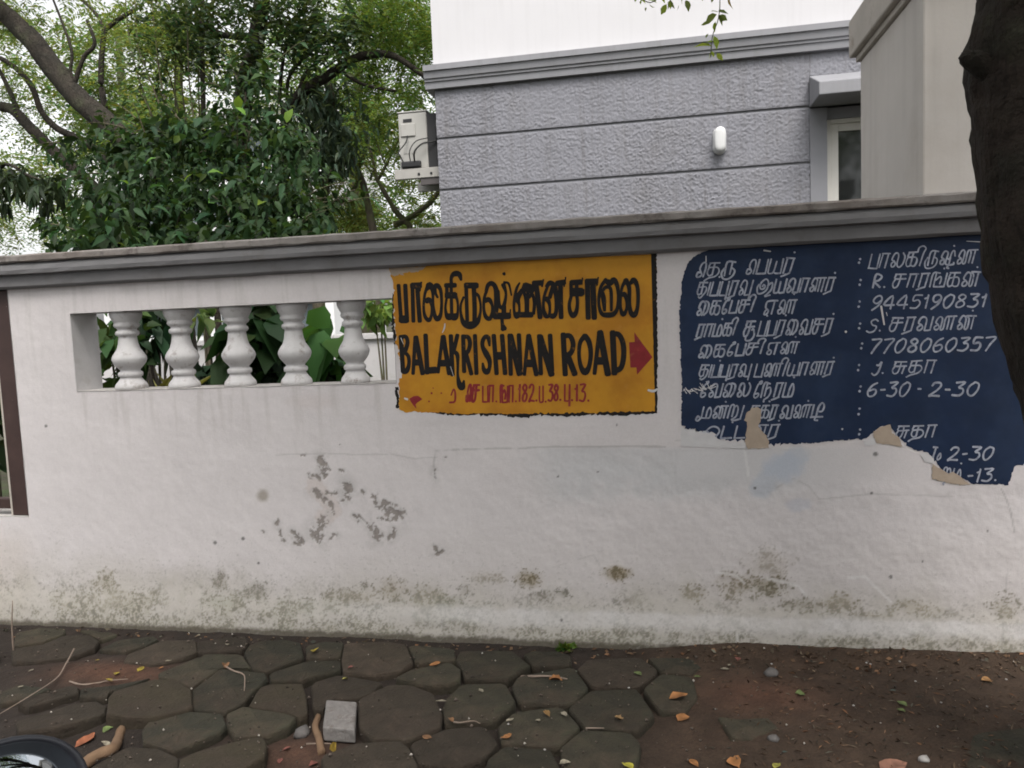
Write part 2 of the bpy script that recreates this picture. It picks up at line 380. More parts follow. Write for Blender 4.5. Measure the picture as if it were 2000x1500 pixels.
# damp, warmer and duller paint towards the right and the foot
blend(.45*sstep(1000, 1100, PY)*sstep(200, 900, PX)*(.6+.8*(n4-.3)), (.60, .555, .535))
blend(.5*sstep(1010, 1080, PY)*(1-sstep(30, 90, PX)), (.56, .50, .45))
blend(.28*(1-sstep(.0, .3, np.abs(ell(1240, 940, 300, 75)-.2)*.5+.9*(n4-.42))), (.56, .56, .565))
blend(.5*sstep(870, 880, PY)*(1-sstep(930, 1000, PY+60*(n4-.5)))*sstep(1000, 1120, PX+120*(n4-.5))*(1-sstep(1500, 1800, PX)), (.58, .585, .60))
blend(.75*(1-sstep(.7, 1.05, ell(1362, 852, 34, 18)+.8*(n2-.5))), (.50, .54, .60))
blend(.6*(1-sstep(.55, 1.05, ell(1530, 910, 44, 34)+1.1*(n2-.5))), (.52, .55, .63))
blend(.5*(1-sstep(.5, 1.0, seg([(1560, 890), (1485, 950)], 26)+1.0*(n2-.5))), (.47, .52, .60))
blend(.5*(1-sstep(.5, 1.0, ell(1560, 985, 30, 20)+1.0*(n2-.5))), (.55, .56, .63))
blend(.35*(1-sstep(.3, 1.0, ell(610, 785, 70, 22)+.6*(n2-.5))), (.62, .54, .52))
# algae and dirt near the foot
def algae(cx, cy, rx, ry, s, col, gr_=1.0):
    s *= 1.5+.35*min(1, max(0, (cx-900)/300)); col = np.array(col)*.86*np.array([1.0, .97, .90])
    d = ell(cx, cy, rx, ry); m = np.clip(1.15-d, 0, 1)
    blend(.55*s*sstep(.10, .95, m*.75+1.2*(n2-.5)+.8*(n4-.5))*sstep(0, .3, m), np.array(col)*1.25)
    blend(.9*s*sstep(.28, .95, m*.62+gr_*(1.1*(n2-.5)+1.5*(n3-.5)+1.9*(n5-.5)))*sstep(0, .2, m), np.array(col)*.72)
OL, GN, GY_, BR = (.29, .255, .165), (.30, .32, .25), (.22, .20, .17), (.30, .25, .165)
for q in [(205, 1140, 32, 34, .7, OL), (240, 1178, 75, 42, .75, (.34, .31, .23)), (140, 1175, 70, 30, .35, OL), (428, 1135, 18, 32, .6, GY_), (440, 1178, 48, 26, .7, (.25, .29, .21)), (502, 1155, 26, 24, .85, (.22, .21, .195)),
          (560, 1190, 60, 26, .5, GN), (640, 1185, 70, 24, .55, GN), (712, 1145, 18, 18, .7, GY_), (760, 1150, 42, 26, .7, BR), (700, 1165, 90, 20, .5, BR), (835, 1165, 50, 28, .75, OL), (870, 1185, 62, 26, .7, GN), (910, 1150, 22, 28, .6, GY_),
          (840, 1212, 60, 16, .5, (.27, .30, .25)), (950, 1130, 60, 16, .35, BR), (1035, 1130, 34, 22, .8, BR), (1102, 1158, 20, 14, .95, (.17, .16, .13)), (1060, 1165, 30, 14, .5, GY_), (1205, 1122, 34, 20, .75, BR),
          (1240, 1170, 50, 26, .3, GY_), (1355, 1162, 34, 22, .75, BR), (1440, 1145, 50, 34, .5, BR), (1505, 1150, 55, 28, .75, (.26, .23, .16)), (1560, 1182, 60, 20, .75, (.25, .225, .165)), (1640, 1178, 48, 24, .7, BR), (1500, 1100, 60, 40, .25, BR),
          (1790, 1188, 60, 20, .65, BR), (1700, 1205, 50, 14, .5, BR), (1962, 1190, 44, 38, .75, (.27, .24, .17)), (1240, 1220, 18, 12, .7, GY_), (1430, 1258, 60, 20, .7, (.24, .21, .18)), (1670, 1250, 20, 10, .8, GY_), (1958, 1250, 16, 34, .6, GY_),
          (760, 1235, 40, 14, .6, GY_), (1110, 1250, 60, 12, .6, BR), (620, 1230, 120, 14, .5, OL), (400, 1225, 120, 14, .6, OL), (200, 1212, 120, 16, .6, OL)]: algae(*q)
blend(.60*sstep(160, 45, up+110*(n4-.5)+60*(n1-.5)), (.50, .465, .405))
strk = fbm(X*9, Z*.8, 5, 4, 41); blend(.30*sstep(.52, .72, strk)*sstep(ZC-.75, ZC, Z), (.50, .475, .455)); blend(.35*sstep(.50, .70, strk)*sstep(.75, OZ0, Z)*(Z < OZ0)*(X < OX1)*(X > OX0), (.50, .46, .44))
blend(.55*sstep(.42, .66, n2+.5*(n4-.5))*sstep(120, 30, up+60*(n1-.5)+60*(n4-.5)), (.46, .43, .37))
blend(.9*sstep(.45, .68, .35*n3+.65*n5+.5*(n2-.5))*sstep(140, 25, up+40*(n1-.5))*sstep(.30, .52, n4+.2*(n1-.5)), (.205, .19, .15))
blend(.6*sstep(.46, .68, .7*n5+.3*n3+.4*(n4-.5))*sstep(60, 8, up), (.17, .155, .12))
blend(.28*sstep(85, 15, up)*(.5+.8*(n4-.3)), (.42, .40, .33))
blend(.9*sstep(13, 3, up+16*(n2-.5)+8*(n3-.5)), (.10, .085, .062))
blend(.4*sstep(.63, .70, n5*.5+n3*.5)*sstep(260, 90, up), (.30, .29, .27))
PLN = 1158+PX*.029
blend(.55*sstep(-6, 6, PY-PLN+14*(n4-.5)+8*(n2-.5))*(1-sstep(22, 44, PY-PLN+20*(n4-.5)+14*(n2-.5)))*sstep(500, 1000, PX)*(.5+.9*n4), (.74, .715, .715))
blend(.22*(1-sstep(1, 5, np.abs(PY-PLN+10*(n4-.5))))*sstep(300, 1000, PX), (.50, .46, .42))
# flaked paint: dark render showing, with pinkish edges
FL = [([(628, 900), (637, 914), (634, 926)], 11), ([(604, 930), (622, 934), (632, 930)], 7), ([(612, 958), (622, 967)], 8), ([(640, 962), (650, 966), (656, 962)], 6), ([(634, 974), (642, 984), (648, 990)], 8),
      ([(642, 1002), (628, 1020), (616, 1040), (622, 1050)], 12), ([(676, 950), (682, 968)], 11), ([(731, 972), (740, 990)], 9), ([(750, 992), (764, 1003), (777, 1002)], 17), ([(740, 1012), (756, 1014)], 8),
      ([(726, 1026), (734, 1040), (738, 1048)], 11), ([(757, 1052), (766, 1048), (768, 1036)], 6), ([(546, 1038), (549, 1052), (557, 1057)], 4), ([(572, 1040), (582, 1048), (590, 1060)], 6), ([(576, 1062), (584, 1064)], 4),
      ([(543, 1012), (540, 1024)], 4), ([(648, 1042), (658, 1046)], 4), ([(644, 1054), (650, 1048)], 3), ([(849, 1072), (856, 1082), (862, 1078)], 6), ([(848, 920), (849, 934)], 5), ([(706, 958), (712, 962)], 5), ([(664, 982), (670, 978)], 4),
      ([(664, 918), (672, 922)], 4), ([(510, 1036), (516, 1040)], 3), ([(588, 890), (594, 889)], 3), ([(867, 900), (870, 893)], 2), ([(690, 1006), (700, 1014), (698, 1024)], 3), ([(700, 1008), (716, 1022)], 3), ([(630, 1046), (624, 1062)], 3)]
peel = np.zeros_like(X); smud = np.zeros_like(X)
for pts, w in FL:
    d = seg(pts, w)
    peel = np.maximum(peel, np.clip(1.22-d*1.05, 0, 1.2)*.9); smud = np.maximum(smud, np.clip(1.6-seg(pts, w*1.9), 0, 1))
blend(.38*smud*sstep(.42, .60, n2+.3*(n3-.5)), (.43, .41, .40))
pk = np.clip(1.2-seg([(612, 945), (640, 975), (650, 1000), (632, 1010)], 24), 0, 1)
blend(.6*sstep(.35, .7, pk+.9*(n2-.5)+.5*(n3-.5)), (.62, .54, .51))
pm = sstep(.42, .62, peel*.85+1.9*(n2-.5)+2.3*(n3-.5)+1.0*(n5-.5))*sstep(.03, .25, peel)
blend(.35*sstep(.15, .5, peel+1.1*(n2-.5))*sstep(0, .2, peel), (.52, .50, .49)); # every remaining stain sits on the same dulled paint
C = C*(1-.85*pm[..., None])+(.85*pm[..., None])*(np.array([.205, .178, .162])*(.45+1.1*n3)[..., None])
d = ell(513, 968, 18, 18); blend(.8*sstep(.2, .9, 1.15-d+.7*(n2-.5)), (.34, .295, .25))
for (cx, cy, r) in [(90, 832, 3.2), (664, 868, 1.5), (1475, 953, 3), (1090, 931, 2.5), (1168, 922, 2), (1710, 887, 5), (1702, 963, 3), (1740, 1127, 4), (1929, 1037, 2.5), (1802, 1097, 2), (505, 1100, 3), (1097, 1210, 3), (1205, 830, 2), (420, 1060, 4), (475, 1052, 4)]:
    blend(.85*(1-sstep(.7, 1.2, ell(cx, cy, r, r*.9))), (.13, .125, .12))
# cracks
wob = 9*(n4-.5)+5*(n2-.5)
for pts, s, w in [([(540, 889), (640, 886), (700, 888), (760, 887), (812, 897), (852, 893)], .35, 1.6), ([(850, 880), (900, 878), (1000, 876), (1100, 873), (1240, 872), (1300, 873)], .55, 1.9), ([(849, 880), (847, 910), (850, 935)], .5, 2.0),
                  ([(1500, 962), (1550, 934), (1580, 950), (1600, 975), (1700, 966), (1860, 970)], .35, 1.8), ([(1956, 955), (1966, 975), (1974, 1000), (1982, 1040)], .6, 1.8), ([(1940, 1070), (1970, 1100), (1960, 1190), (1955, 1275)], .3, 1.8),
                  ([(1320, 860), (1440, 868), (1460, 875)], .35, 1.8), ([(1080, 1108), (1120, 1094), (1160, 1084), (1172, 1104)], .22, 1.8)]:
    P = [(x, y) for x, y in pts]
    PX0, PY0 = PX, PY; PX = PX+wob*.6; PY = PY+wob*.6; dd = seg(P, w); PX, PY = PX0, PY0
    blend(.75*s*(1-sstep(.35, 1.25, dd))*sstep(.36, .52, n2+.4*(n4-.4)), (.25, .24, .23))
# white runs of paint
for pts in [[(1448, 850), (1462, 930)], [(1440, 1238), (1442, 1275)], [(1400, 1120), (1440, 1125), (1455, 1140)], [(1500, 1130), (1560, 1145), (1575, 1165)], [(1660, 1130), (1690, 1128), (1740, 1175)]]:
    PX0, PY0 = PX, PY; PX = PX+wob; PY = PY+wob; dd = seg(pts, 2.6); PX, PY = PX0, PY0
    blend(.55*(1-sstep(.5, 1.4, dd)), (.78, .76, .75))
rough_zone = sstep(870, 890, PY)*sstep(950, 1100, PX)
Yf = -.007*(n1-.5)-.004*(n4-.5)*(1+.5*rough_zone)-.0016*(n2-.5)*(1+1.2*rough_zone)-.0012*(n3-.5)*rough_zone+.0022*pm
Yf += -.007*(1-sstep(.06, .20, Z+.10*(n4-.5)+.05*(n1-.5)))-.004*sstep(.25, .0, Z)*(n2-.2)
flat = sstep(745, 760, PX)*(1-sstep(925, 960, PY)); flat = flat*np.where(PX < 1320, 1-sstep(815, 835, PY), 1.0); Yf *= (1-.97*flat)
nx, nz = len(xs), len(zs)
V = np.stack([X, Yf, Z], -1).reshape(-1, 3); idx = np.arange(nx*nz).reshape(nx, nz)
cxm = (xs[:-1]+xs[1:])/2; czm = (zs[:-1]+zs[1:])/2
CX, CZ = np.meshgrid(cxm, czm, indexing='ij')
def front(name, keep, parent=wall):
    i, j = np.nonzero(keep)
    F = np.stack([idx[i, j], idx[i+1, j], idx[i+1, j+1], idx[i, j+1]], -1)
    u, inv = np.unique(F, return_inverse=True)
    return link(name, np_mesh(name, V[u], inv.reshape(F.shape), C.reshape(-1, 3)[u], True), parent, M_wall)
hole = (CX > OX0) & (CX < OX1) & (CZ > OZ0) & (CZ < OZ1)
front('plaster_face', (CX > XL) & ~hole)
front('plaster_face', (CX < XL) & (CZ < .527))
M_core = nmat('wall_side_paint', (.66, .64, .64), .8, .08, 12, .3, 90, .003, grime=(.45, .42, .39), gscale=4, glo=.55, ghi=.8)
M_sill = nmat('sill_paint', (.55, .52, .50), .85, .15, 20, .4, 90, .003, grime=(.28, .25, .22), gscale=9, glo=.45, ghi=.7)
# body of the wall behind the plaster: pieces butted round the balustrade opening (front kept 8 mm behind the plaster)
yb = .006
def core(b, mat=M_core): return box('masonry', b, mat, wall)
core((XL, OX0, yb, WT, -.1, ZC)); core((OX1, XR, yb, WT, -.1, ZC)); core((OX0, OX1, yb, WT, -.1, OZ0)); core((OX0, OX1, yb, WT, OZ1, ZC)); core((-4.6, XL, yb, WT, -.1, .527))
def quad(name, v, mat, parent): return link(name, pyd(name, v, [(0, 1, 2, 3)]), parent, mat)
e = .0012
quad('reveal', [(OX0+e, -.001, OZ0), (OX0+e, WT, OZ0), (OX0+e, WT, OZ1), (OX0+e, -.001, OZ1)], M_core, wall)
quad('reveal', [(OX1-e, -.001, OZ0), (OX1-e, WT, OZ0), (OX1-e, WT, OZ1), (OX1-e, -.001, OZ1)], M_core, wall)
quad('reveal', [(OX0, -.001, OZ1-e), (OX1, -.001, OZ1-e), (OX1, WT, OZ1-e), (OX0, WT, OZ1-e)], M_core, wall)
quad('sill', [(OX0, -.002, OZ0+e), (OX1, -.002, OZ0+e), (OX1, WT, OZ0+e), (OX0, WT, OZ0+e)], M_sill, wall)
quad('reveal', [(XL-e, -.002, .527), (XL-e, WT, .527), (XL-e, WT, ZC), (XL-e, -.002, ZC)], M_core, wall)
quad('sill', [(-4.6, -.002, .5285), (XL, -.002, .5285), (XL, WT, .5285), (-4.6, WT, .5285)], M_sill, wall)
# coping: two painted grey mouldings under a weathered slab
M_cop = nmat('coping_paint', (.205, .200, .205), .75, .10, 9, .25, 60, .002, grime=(.15, .135, .128), gscale=5, glo=.52, ghi=.8)
M_slab = nmat('coping_slab', (.30, .275, .26), .9, .2, 14, .5, 70, .004, col2=(.22, .19, .172), mixscale=3, grime=(.08, .065, .058), gscale=9, glo=.55, ghi=.72)
CX0, CX1 = -4.6, XR
extrude_x('lower_moulding', [(WT+.03, ZC), (-.020, ZC), (-.032, ZC+.010), (-.034, ZC+.050), (-.030, ZC+.058), (WT+.03, ZC+.058)], CX0, CX1, M_cop, wall, 90, .0012)
extrude_x('upper_moulding', [(WT+.04, ZC+.0585), (-.040, ZC+.0585), (-.056, ZC+.063), (-.059, ZC+.080), (-.055, ZC+.100), (-.042, ZC+.113), (WT+.04, ZC+.113)], CX0, CX1, M_cop, wall, 90, .0012)
extrude_x('slab', [(WT+.06, ZC+.1135), (-.058, ZC+.1135), (-.064, ZC+.120), (-.064, ZC+.142), (-.056, ZC+.149), (WT+.06, ZC+.154)], CX0, CX1, M_slab, wall, 120, .0017)
# balusters
M_bal = nmat('baluster_paint', (.66, .64, .64), .8, .07, 14, .4, 60, .004, grime=(.30, .255, .225), gscale=20, glo=.55, ghi=.72)
bp = [(.078, 0), (.078, .014), (.073, .024), (.058, .040), (.050, .052), (.050, .056), (.058, .060), (.060, .069), (.058, .078), (.047, .084), (.048, .090), (.062, .104), (.076, .120), (.083, .138), (.081, .150), (.071, .166), (.056, .186), (.048, .210), (.044, .236), (.043, .246),
      (.052, .250), (.057, .258), (.055, .268), (.045, .274), (.046, .281), (.058, .289), (.063, .298), (.058, .308), (.061, .313), (.072, .330), (.078, .346), (.078, .3598)]
b0 = None
for k, px in enumerate((252, 356, 466, 576, 692)):
    p = at(px, 690, .082)
    if b0 is None: b = b0 = lathe('baluster', bp, M_bal, wall)
    else: b = b0.copy(); COL.objects.link(b)
    b.location = (p[0], .082, OZ0+.0015); s = .92 if k == 4 else rng.uniform(.98, 1.02); b.scale = (s*.89, s*.89, (OZ1-OZ0-.003)/.3598); b.rotation_euler.z = k*1.3
# brown metal gate frame in the gap at the wall's end
M_brown = nmat('brown_gate_paint', (.062, .036, .032), .55, .2, 12, .2, 60, .002, grime=(.55, .52, .49), gscale=30, glo=.66, ghi=.72, spec=.4)
gate = tag(empty('metal_gate', (-3.5, .05, .53)), 'dark brown metal gate frame with scratched paint at the wall end', 'gate')
def gpart(n, b): o = box(n, (b[0]+3.5, b[1]+3.5, b[2]-.05, b[3]-.05, b[4]-.53, b[5]-.53), M_brown, gate, .004); return o
gpart('stile', (-3.055, XL-.004, .015, .075, .531, ZC-.002)); gpart('stile', (-4.5, -4.4, .015, .075, .531, ZC-.002))
gpart('rail', (-4.398, -3.057, .025, .065, .56, .61)); gpart('rail', (-4.398, -3.057, .025, .065, 1.50, 1.55))
for k in range(9): x = -4.30+k*.138; gpart('bar', (x, x+.02, .035, .055, .612, 1.498))
M_cream = nmat('cream_strip', (.55, .5, .44), .7, .1)
box('edge_strip', (-3.068+3.5, -3.058+3.5, -.03, .02, .001, 1.06), M_cream, gate)
# ================================================================ PAINTED SIGNS (thin coats of paint lying on the plaster)
M_yel = nmat('sign_yellow', (.58, .268, .018), .6, .14, 7, .2, 120, .0015, col2=(.49, .205, .014), mixscale=5, grime=(.58, .27, .05), gscale=9, glo=.6, ghi=.75)
M_blk = nmat('sign_black', (.012, .010, .010), .75, .3, 30, .2, 120, .0015, grime=(.20, .09, .012), gscale=32, glo=.61, ghi=.72)
M_red = nmat('sign_red', (.26, .022, .026), .6, .2, 25, .2, 120, .0015, grime=(.36, .10, .05), gscale=30, glo=.55, ghi=.72)
M_blu = nmat('sign_blue', (.008, .021, .060), .6, .28, 5, .2, 120, .0015, col2=(.014, .029, .070), mixscale=6, grime=(.02, .026, .045), gscale=14, glo=.6, ghi=.8)
M_wht = nmat('sign_white_letters', (.40, .42, .49), .75, .35, 45, .2, 160, .001, grime=(.20, .22, .29), gscale=50, glo=.52, ghi=.66)
M_tan = nmat('bare_plaster', (.46, .37, .29), .85, .12, 25, .3, 120, .002)
M_over = nmat('overpaint_white', (.66, .64, .645), .75, .06, 30, .35, 170, .002)
def yface(px, py, lift): lift = .0004+lift*.8; p = at(px, py, -lift); return (p[0], -lift, p[2])
def ragged(pts, amp, step=4.0):
    """photo-pixel outline with a brush-torn edge; a point may carry its own amplitude"""
    out = []
    n = len(pts)
    for k in range(n):
        a, b = pts[k], pts[(k+1) % n]; am = (a[2] if len(a) > 2 else amp)
        L = math.hypot(b[0]-a[0], b[1]-a[1]); m = max(1, int(L/step)) if am > 0 else 1
        for t in range(m):
            f = t/m; x = a[0]+(b[0]-a[0])*f; y = a[1]+(b[1]-a[1])*f
            if am > 0 and t: x += random.gauss(0, am); y += random.gauss(0, am)
            out.append((x, y))
    return out
def poly_part(name, pts, lift, mat, parent):
    from mathutils.geometry import tessellate_polygon
    V = [yface(x, y, lift) for x, y in pts]; T = tessellate_polygon([[Vector(v) for v in V]])
    me = pyd(name, V, T)
    import bmesh
    bm = bmesh.new(); bm.from_mesh(me); bmesh.ops.recalc_face_normals(bm, faces=bm.faces)
    if sum(f.normal.y*f.calc_area() for f in bm.faces) > 0: bmesh.ops.reverse_faces(bm, faces=bm.faces)
    bm.to_mesh(me); bm.free()
    return link(name, me, parent, mat)
class Strokes:
    """brush strokes in photo pixels -> flat ribbons on the wall"""
    def __init__(s, lift): s.V = []; s.F = []; s.lift = lift; s.z = 0
    def add(s, pts, w, smooth=5, wob=.0, caps=True):
        P = np.array([p[:2] for p in pts], float); W = np.array([(p[2] if len(p) > 2 else w) for p in pts], float)
        if smooth and len(P) > 2:
            Q = catmull(np.c_[P, W], smooth); P, W = Q[:, :2], np.maximum(Q[:, 2], .6)
        if wob: W = W*(1+rng.normal(0, wob, len(W)))
        T = np.gradient(P, axis=0); T /= np.linalg.norm(T, axis=1)[:, None]+1e-9; Nn = np.c_[-T[:, 1], T[:, 0]]
        if caps:
            a, b = W[0]*.28, W[-1]*.28
            P = np.vstack([P[0]-T[0]*a, P, P[-1]+T[-1]*b]); W = np.r_[W[0]*.6, W, W[-1]*.6]; Nn = np.vstack([Nn[:1], Nn, Nn[-1:]])
        off = len(s.V); n = len(P)
        for k in range(n):
            lf = s.lift+s.z+k*4e-6
            s.V.append(yface(*(P[k]+Nn[k]*W[k]/2), lf)); s.V.append(yface(*(P[k]-Nn[k]*W[k]/2), lf))
        for k in range(n-1): s.F.append((off+2*k, off+2*k+1, off+2*k+3, off+2*k+2))
        s.z += 3e-5
    def dot(s, x, y, r):
        off = len(s.V); s.z += 3e-5
        for k in range(10): s.V.append(yface(x+r*math.cos(k*math.pi/5)*random.uniform(.85, 1.1), y+r*math.sin(k*math.pi/5)*random.uniform(.85, 1.1), s.lift+s.z))
        s.F.append(tuple(range(off, off+10)))
    def build(s, name, mat, parent):
        import bmesh
        me = pyd(name, s.V, s.F); bm = bmesh.new(); bm.from_mesh(me)
        for f in bm.faces:
            if f.normal.y > 0: f.normal_flip()
        bm.to_mesh(me); bm.free(); return link(name, me, parent, mat)

# ---------------------------------------------------------------- the yellow street-name sign
ys = tag(empty('street_name_sign', (-.5, -.006, 1.25)), 'orange yellow painted street name panel with black lettering and red arrow on the wall', 'painted sign')
ys_shift = Matrix.Translation(Vector((.5, .006, -1.25)))
R1 = lambda x, y, *a: (740+x/3.5714, 480+y/3.5714, *a)
yel = [R1(70, 145, 0), R1(1898, 58, 0), R1(1912, 600, .3), R1(1926, 1156, 1.2), R1(1400, 1166, 1.0), R1(1000, 1172, 1.0), R1(560, 1170, 1.2), R1(330, 1160, 1.5), R1(180, 1162, 1.2), R1(140, 1140, 1.2), R1(142, 1010, 1.2),
       R1(135, 960, 1.5), R1(160, 900, 1.5), R1(147, 800, 1.5), R1(132, 700, 1.5), R1(118, 600, 1.2), R1(108, 520, 1.2), R1(104, 430, 1.2), R1(100, 360, 1.5), R1(112, 310, 1.2), R1(100, 262, 1.0), R1(80, 210, 1.0)]
parts = [poly_part('panel', ragged(yel, 1.0), .0012, M_yel, ys)]
brd = [R1(1896, 56, 0), R1(1936, 54, .8), R1(1944, 600, 1.0), R1(1941, 1168, .8), R1(1700, 1186, 1.6), R1(1500, 1178, 1.6), R1(1330, 1190, 1.6), R1(1150, 1180, 1.6), R1(980, 1196, 1.6), R1(800, 1180, 1.2), R1(560, 1186, 1.2), R1(420, 1172, 1.2), R1(345, 1160, 0), R1(560, 1150, 0), R1(1400, 1146, 0), R1(1915, 1140, 0), R1(1905, 600, 0)]
parts.append(poly_part('border', ragged(brd, .8), .0009, M_blk, ys))
for q in ([(92, 330), (106, 340), (112, 420), (104, 480), (108, 560), (120, 640), (112, 700), (98, 640), (92, 520), (96, 430)], [(112, 985), (135, 985), (140, 1050), (142, 1130), (128, 1136), (124, 1060), (110, 1010)]):
    parts.append(poly_part('border', ragged([R1(*p, 1.2) for p in q], 1.2, 3), .0007, M_blk, ys))
parts.append(poly_part('worn_edge', ragged([R1(74, 150, 1), R1(330, 142, 1), R1(300, 170, 1.6), R1(200, 190, 1.6), R1(110, 214, 1.6), R1(84, 206, 1)], 1.4, 3), .0016, M_tan, ys))
A = lambda x, y, w: (760+x/9.376, 500+y/9.376, w/9.376)
B = lambda x, y, w: (920+x/9.376, 500+y/9.376, w/9.376)
Cc = lambda x, y, w: (1080+x/9.376, 500+y/9.376, w/9.376)
D = lambda x, y, w: (770+x/7.692, 630+y/7.692, w/7.692)
E_ = lambda x, y, w: (1020+x/7.407, 630+y/7.407, w/7.407)
S1 = Strokes(.0018)
def st(S, T, w, *pts): S.add([T(p[0], p[1], (p[2] if len(p) > 2 else w)*1.13) for p in pts], 5)
# Tamil street name
st(S1, A, 66, (172, 530), (195, 850), (222, 1200)); st(S1, A, 72, (295, 530), (310, 850), (328, 1200)); st(S1, A, 130, (215, 1160), (325, 1160))
st(S1, A, 66, (425, 520), (445, 1200)); st(S1, A, 105, (415, 545), (570, 540)); st(S1, A, 34, (588, 480), (560, 640)); st(S1, A, 74, (515, 560), (535, 850), (562, 1200))
st(S1, A, 46, (700, 560, 60), (650, 720), (632, 950), (660, 1110, 60), (730, 1175, 70), (775, 1080), (780, 920), (735, 800, 80), (680, 830, 90))
st(S1, A, 50, (690, 620), (740, 540, 120), (795, 640, 60), (808, 900, 44), (840, 1100, 70), (890, 1150, 90), (945, 1060, 60), (962, 850), (945, 640, 60), (890, 545, 80), (840, 560, 70), (850, 680, 50), (890, 760, 40))
st(S1, A, 80, (1030, 540), (1215, 535)); st(S1, A, 60, (1055, 540), (1060, 770)); st(S1, A, 110, (1050, 720), (1215, 720)); st(S1, A, 56, (1135, 520), (1148, 1150)); st(S1, A, 44, (1055, 760), (1030, 950), (1065, 1120, 70), (1130, 1140, 60))
st(S1, A, 44, (1200, 690, 60), (1252, 830), (1256, 1030), (1215, 1130, 80), (1150, 1140, 60)); st(S1, A, 90, (1070, 1100), (1225, 1095))
st(S1, A, 60, (1140, 520), (1140, 400, 60), (1190, 330, 90), (1280, 335, 90), (1320, 440, 44)); 
st(S1, A, 100, (1400, 540), (1610, 540)); st(S1, A, 64, (1410, 560), (1430, 1190)); st(S1, A, 76, (1550, 560), (1565, 900), (1565, 1190)); st(S1, A, 40, (1365, 750), (1312, 900), (1318, 1080, 50), (1370, 1230, 90), (1490, 1270, 130), (1610, 1210, 90), (1662, 1080, 50), (1675, 900, 40), (1640, 740, 50), (1585, 690, 60))
st(S1, B, 50, (285, 640), (240, 780), (235, 980), (270, 1110, 70), (340, 1150, 70), (385, 1040), (385, 900), (330, 800, 80), (255, 820, 80)); st(S1, B, 56, (275, 650), (310, 540, 70), (375, 500, 80), (445, 570, 80), (475, 760, 100), (450, 1080, 70))
st(S1, B, 56, (495, 640), (520, 900), (590, 930, 70), (640, 700, 44), (590, 520, 80)); st(S1, B, 40, (600, 480), (690, 510), (740, 720, 30)); st(S1, B, 80, (600, 920), (600, 1060)); st(S1, B, 110, (430, 1100), (700, 1095)); st(S1, B, 26, (715, 1060), (720, 980)); st(S1, B, 60, (565, 1150), (575, 1250), (600, 1335, 110)); S1.dot(*B(605, 325, 1)[:2], 3.6)
st(S1, B, 48, (890, 490, 30), (830, 610), (790, 830), (792, 1020), (835, 1110, 80), (880, 1040), (880, 890), (845, 780, 100), (900, 680, 80), (950, 620, 60), (1000, 800), (1005, 1040)); st(S1, B, 150, (980, 560), (1120, 610)); st(S1, B, 54, (1040, 640), (1035, 1080)); st(S1, B, 54, (1060, 760), (1120, 700), (1160, 860), (1145, 1060)); st(S1, B, 92, (830, 1075), (1115, 1075))
st(S1, B, 92, (1140, 500), (1300, 490)); st(S1, B, 84, (1195, 540), (1235, 850), (1265, 1130)); st(S1, B, 30, (1325, 430), (1300, 560))
st(S1, B, 50, (1400, 560), (1340, 740), (1325, 940), (1365, 1090, 80), (1430, 1080), (1440, 900), (1390, 790, 90), (1350, 800, 60)); st(S1, B, 66, (1385, 560), (1450, 490, 80), (1530, 570, 90), (1562, 800), (1555, 1030), (1500, 1100, 90), (1440, 1080)); st(S1, B, 70, (1500, 560), (1440, 760)); st(S1, B, 90, (1570, 500), (1700, 490))
st(S1, Cc, 94, (90, 500), (210, 480)); st(S1, Cc, 80, (138, 540), (140, 850), (150, 1130)); st(S1, Cc, 26, (232, 390), (205, 560))
st(S1, Cc, 92, (330, 490), (510, 475)); st(S1, Cc, 140, (345, 660), (535, 660)); st(S1, Cc, 60, (330, 500), (335, 720)); st(S1, Cc, 56, (335, 730), (300, 880), (315, 1020, 70), (370, 1090, 90), (425, 1020, 70), (448, 880), (440, 740)); st(S1, Cc, 60, (430, 480), (440, 740)); st(S1, Cc, 26, (540, 400), (530, 520))
st(S1, Cc, 100, (610, 470), (800, 465)); st(S1, Cc, 84, (630, 500), (645, 1140)); st(S1, Cc, 90, (730, 500), (757, 1140)); st(S1, Cc, 26, (828, 390), (805, 540))
st(S1, Cc, 52, (975, 430, 70), (880, 560), (840, 760), (850, 940), (900, 1060, 70), (1000, 1080, 90), (1110, 1060, 80), (1180, 950, 60), (1198, 740), (1175, 540, 70), (1115, 430, 80), (1050, 500, 90), (1000, 470, 100)); st(S1, Cc, 80, (900, 680), (925, 780), (945, 1000, 50)); st(S1, Cc, 46, (900, 650), (970, 570, 60), (1060, 620, 60), (1070, 1000)); 
st(S1, Cc, 50, (1350, 440, 90), (1270, 560), (1235, 780), (1240, 960), (1285, 1070, 80), (1345, 980), (1350, 830), (1310, 700, 80), (1265, 720, 60)); st(S1, Cc, 62, (1330, 440, 90), (1395, 580, 70), (1400, 880), (1430, 1040, 80), (1490, 1080, 90), (1545, 960), (1560, 740), (1540, 540, 70), (1480, 440, 90), (1420, 500, 60))
parts.append(S1.build('lettering', M_blk, ys))
S2 = Strokes(.0018)
st(S2, D, 62, (98, 205), (115, 450), (132, 740)); st(S2, D, 55, (110, 215), (175, 215), (200, 300), (165, 425, 60)); st(S2, D, 52, (150, 440), (212, 510), (220, 630), (185, 725, 70), (130, 735, 70))
st(S2, D, 50, (315, 215), (283, 770)); st(S2, D, 66, (325, 215), (428, 770)); st(S2, D, 85, (305, 600), (400, 600))
st(S2, D, 64, (470, 185), (495, 760)); st(S2, D, 92, (490, 722), (625, 712))
st(S2, D, 48, (725, 205), (658, 750)); st(S2, D, 66, (735, 205), (828, 770)); st(S2, D, 92, (690, 610), (805, 610))
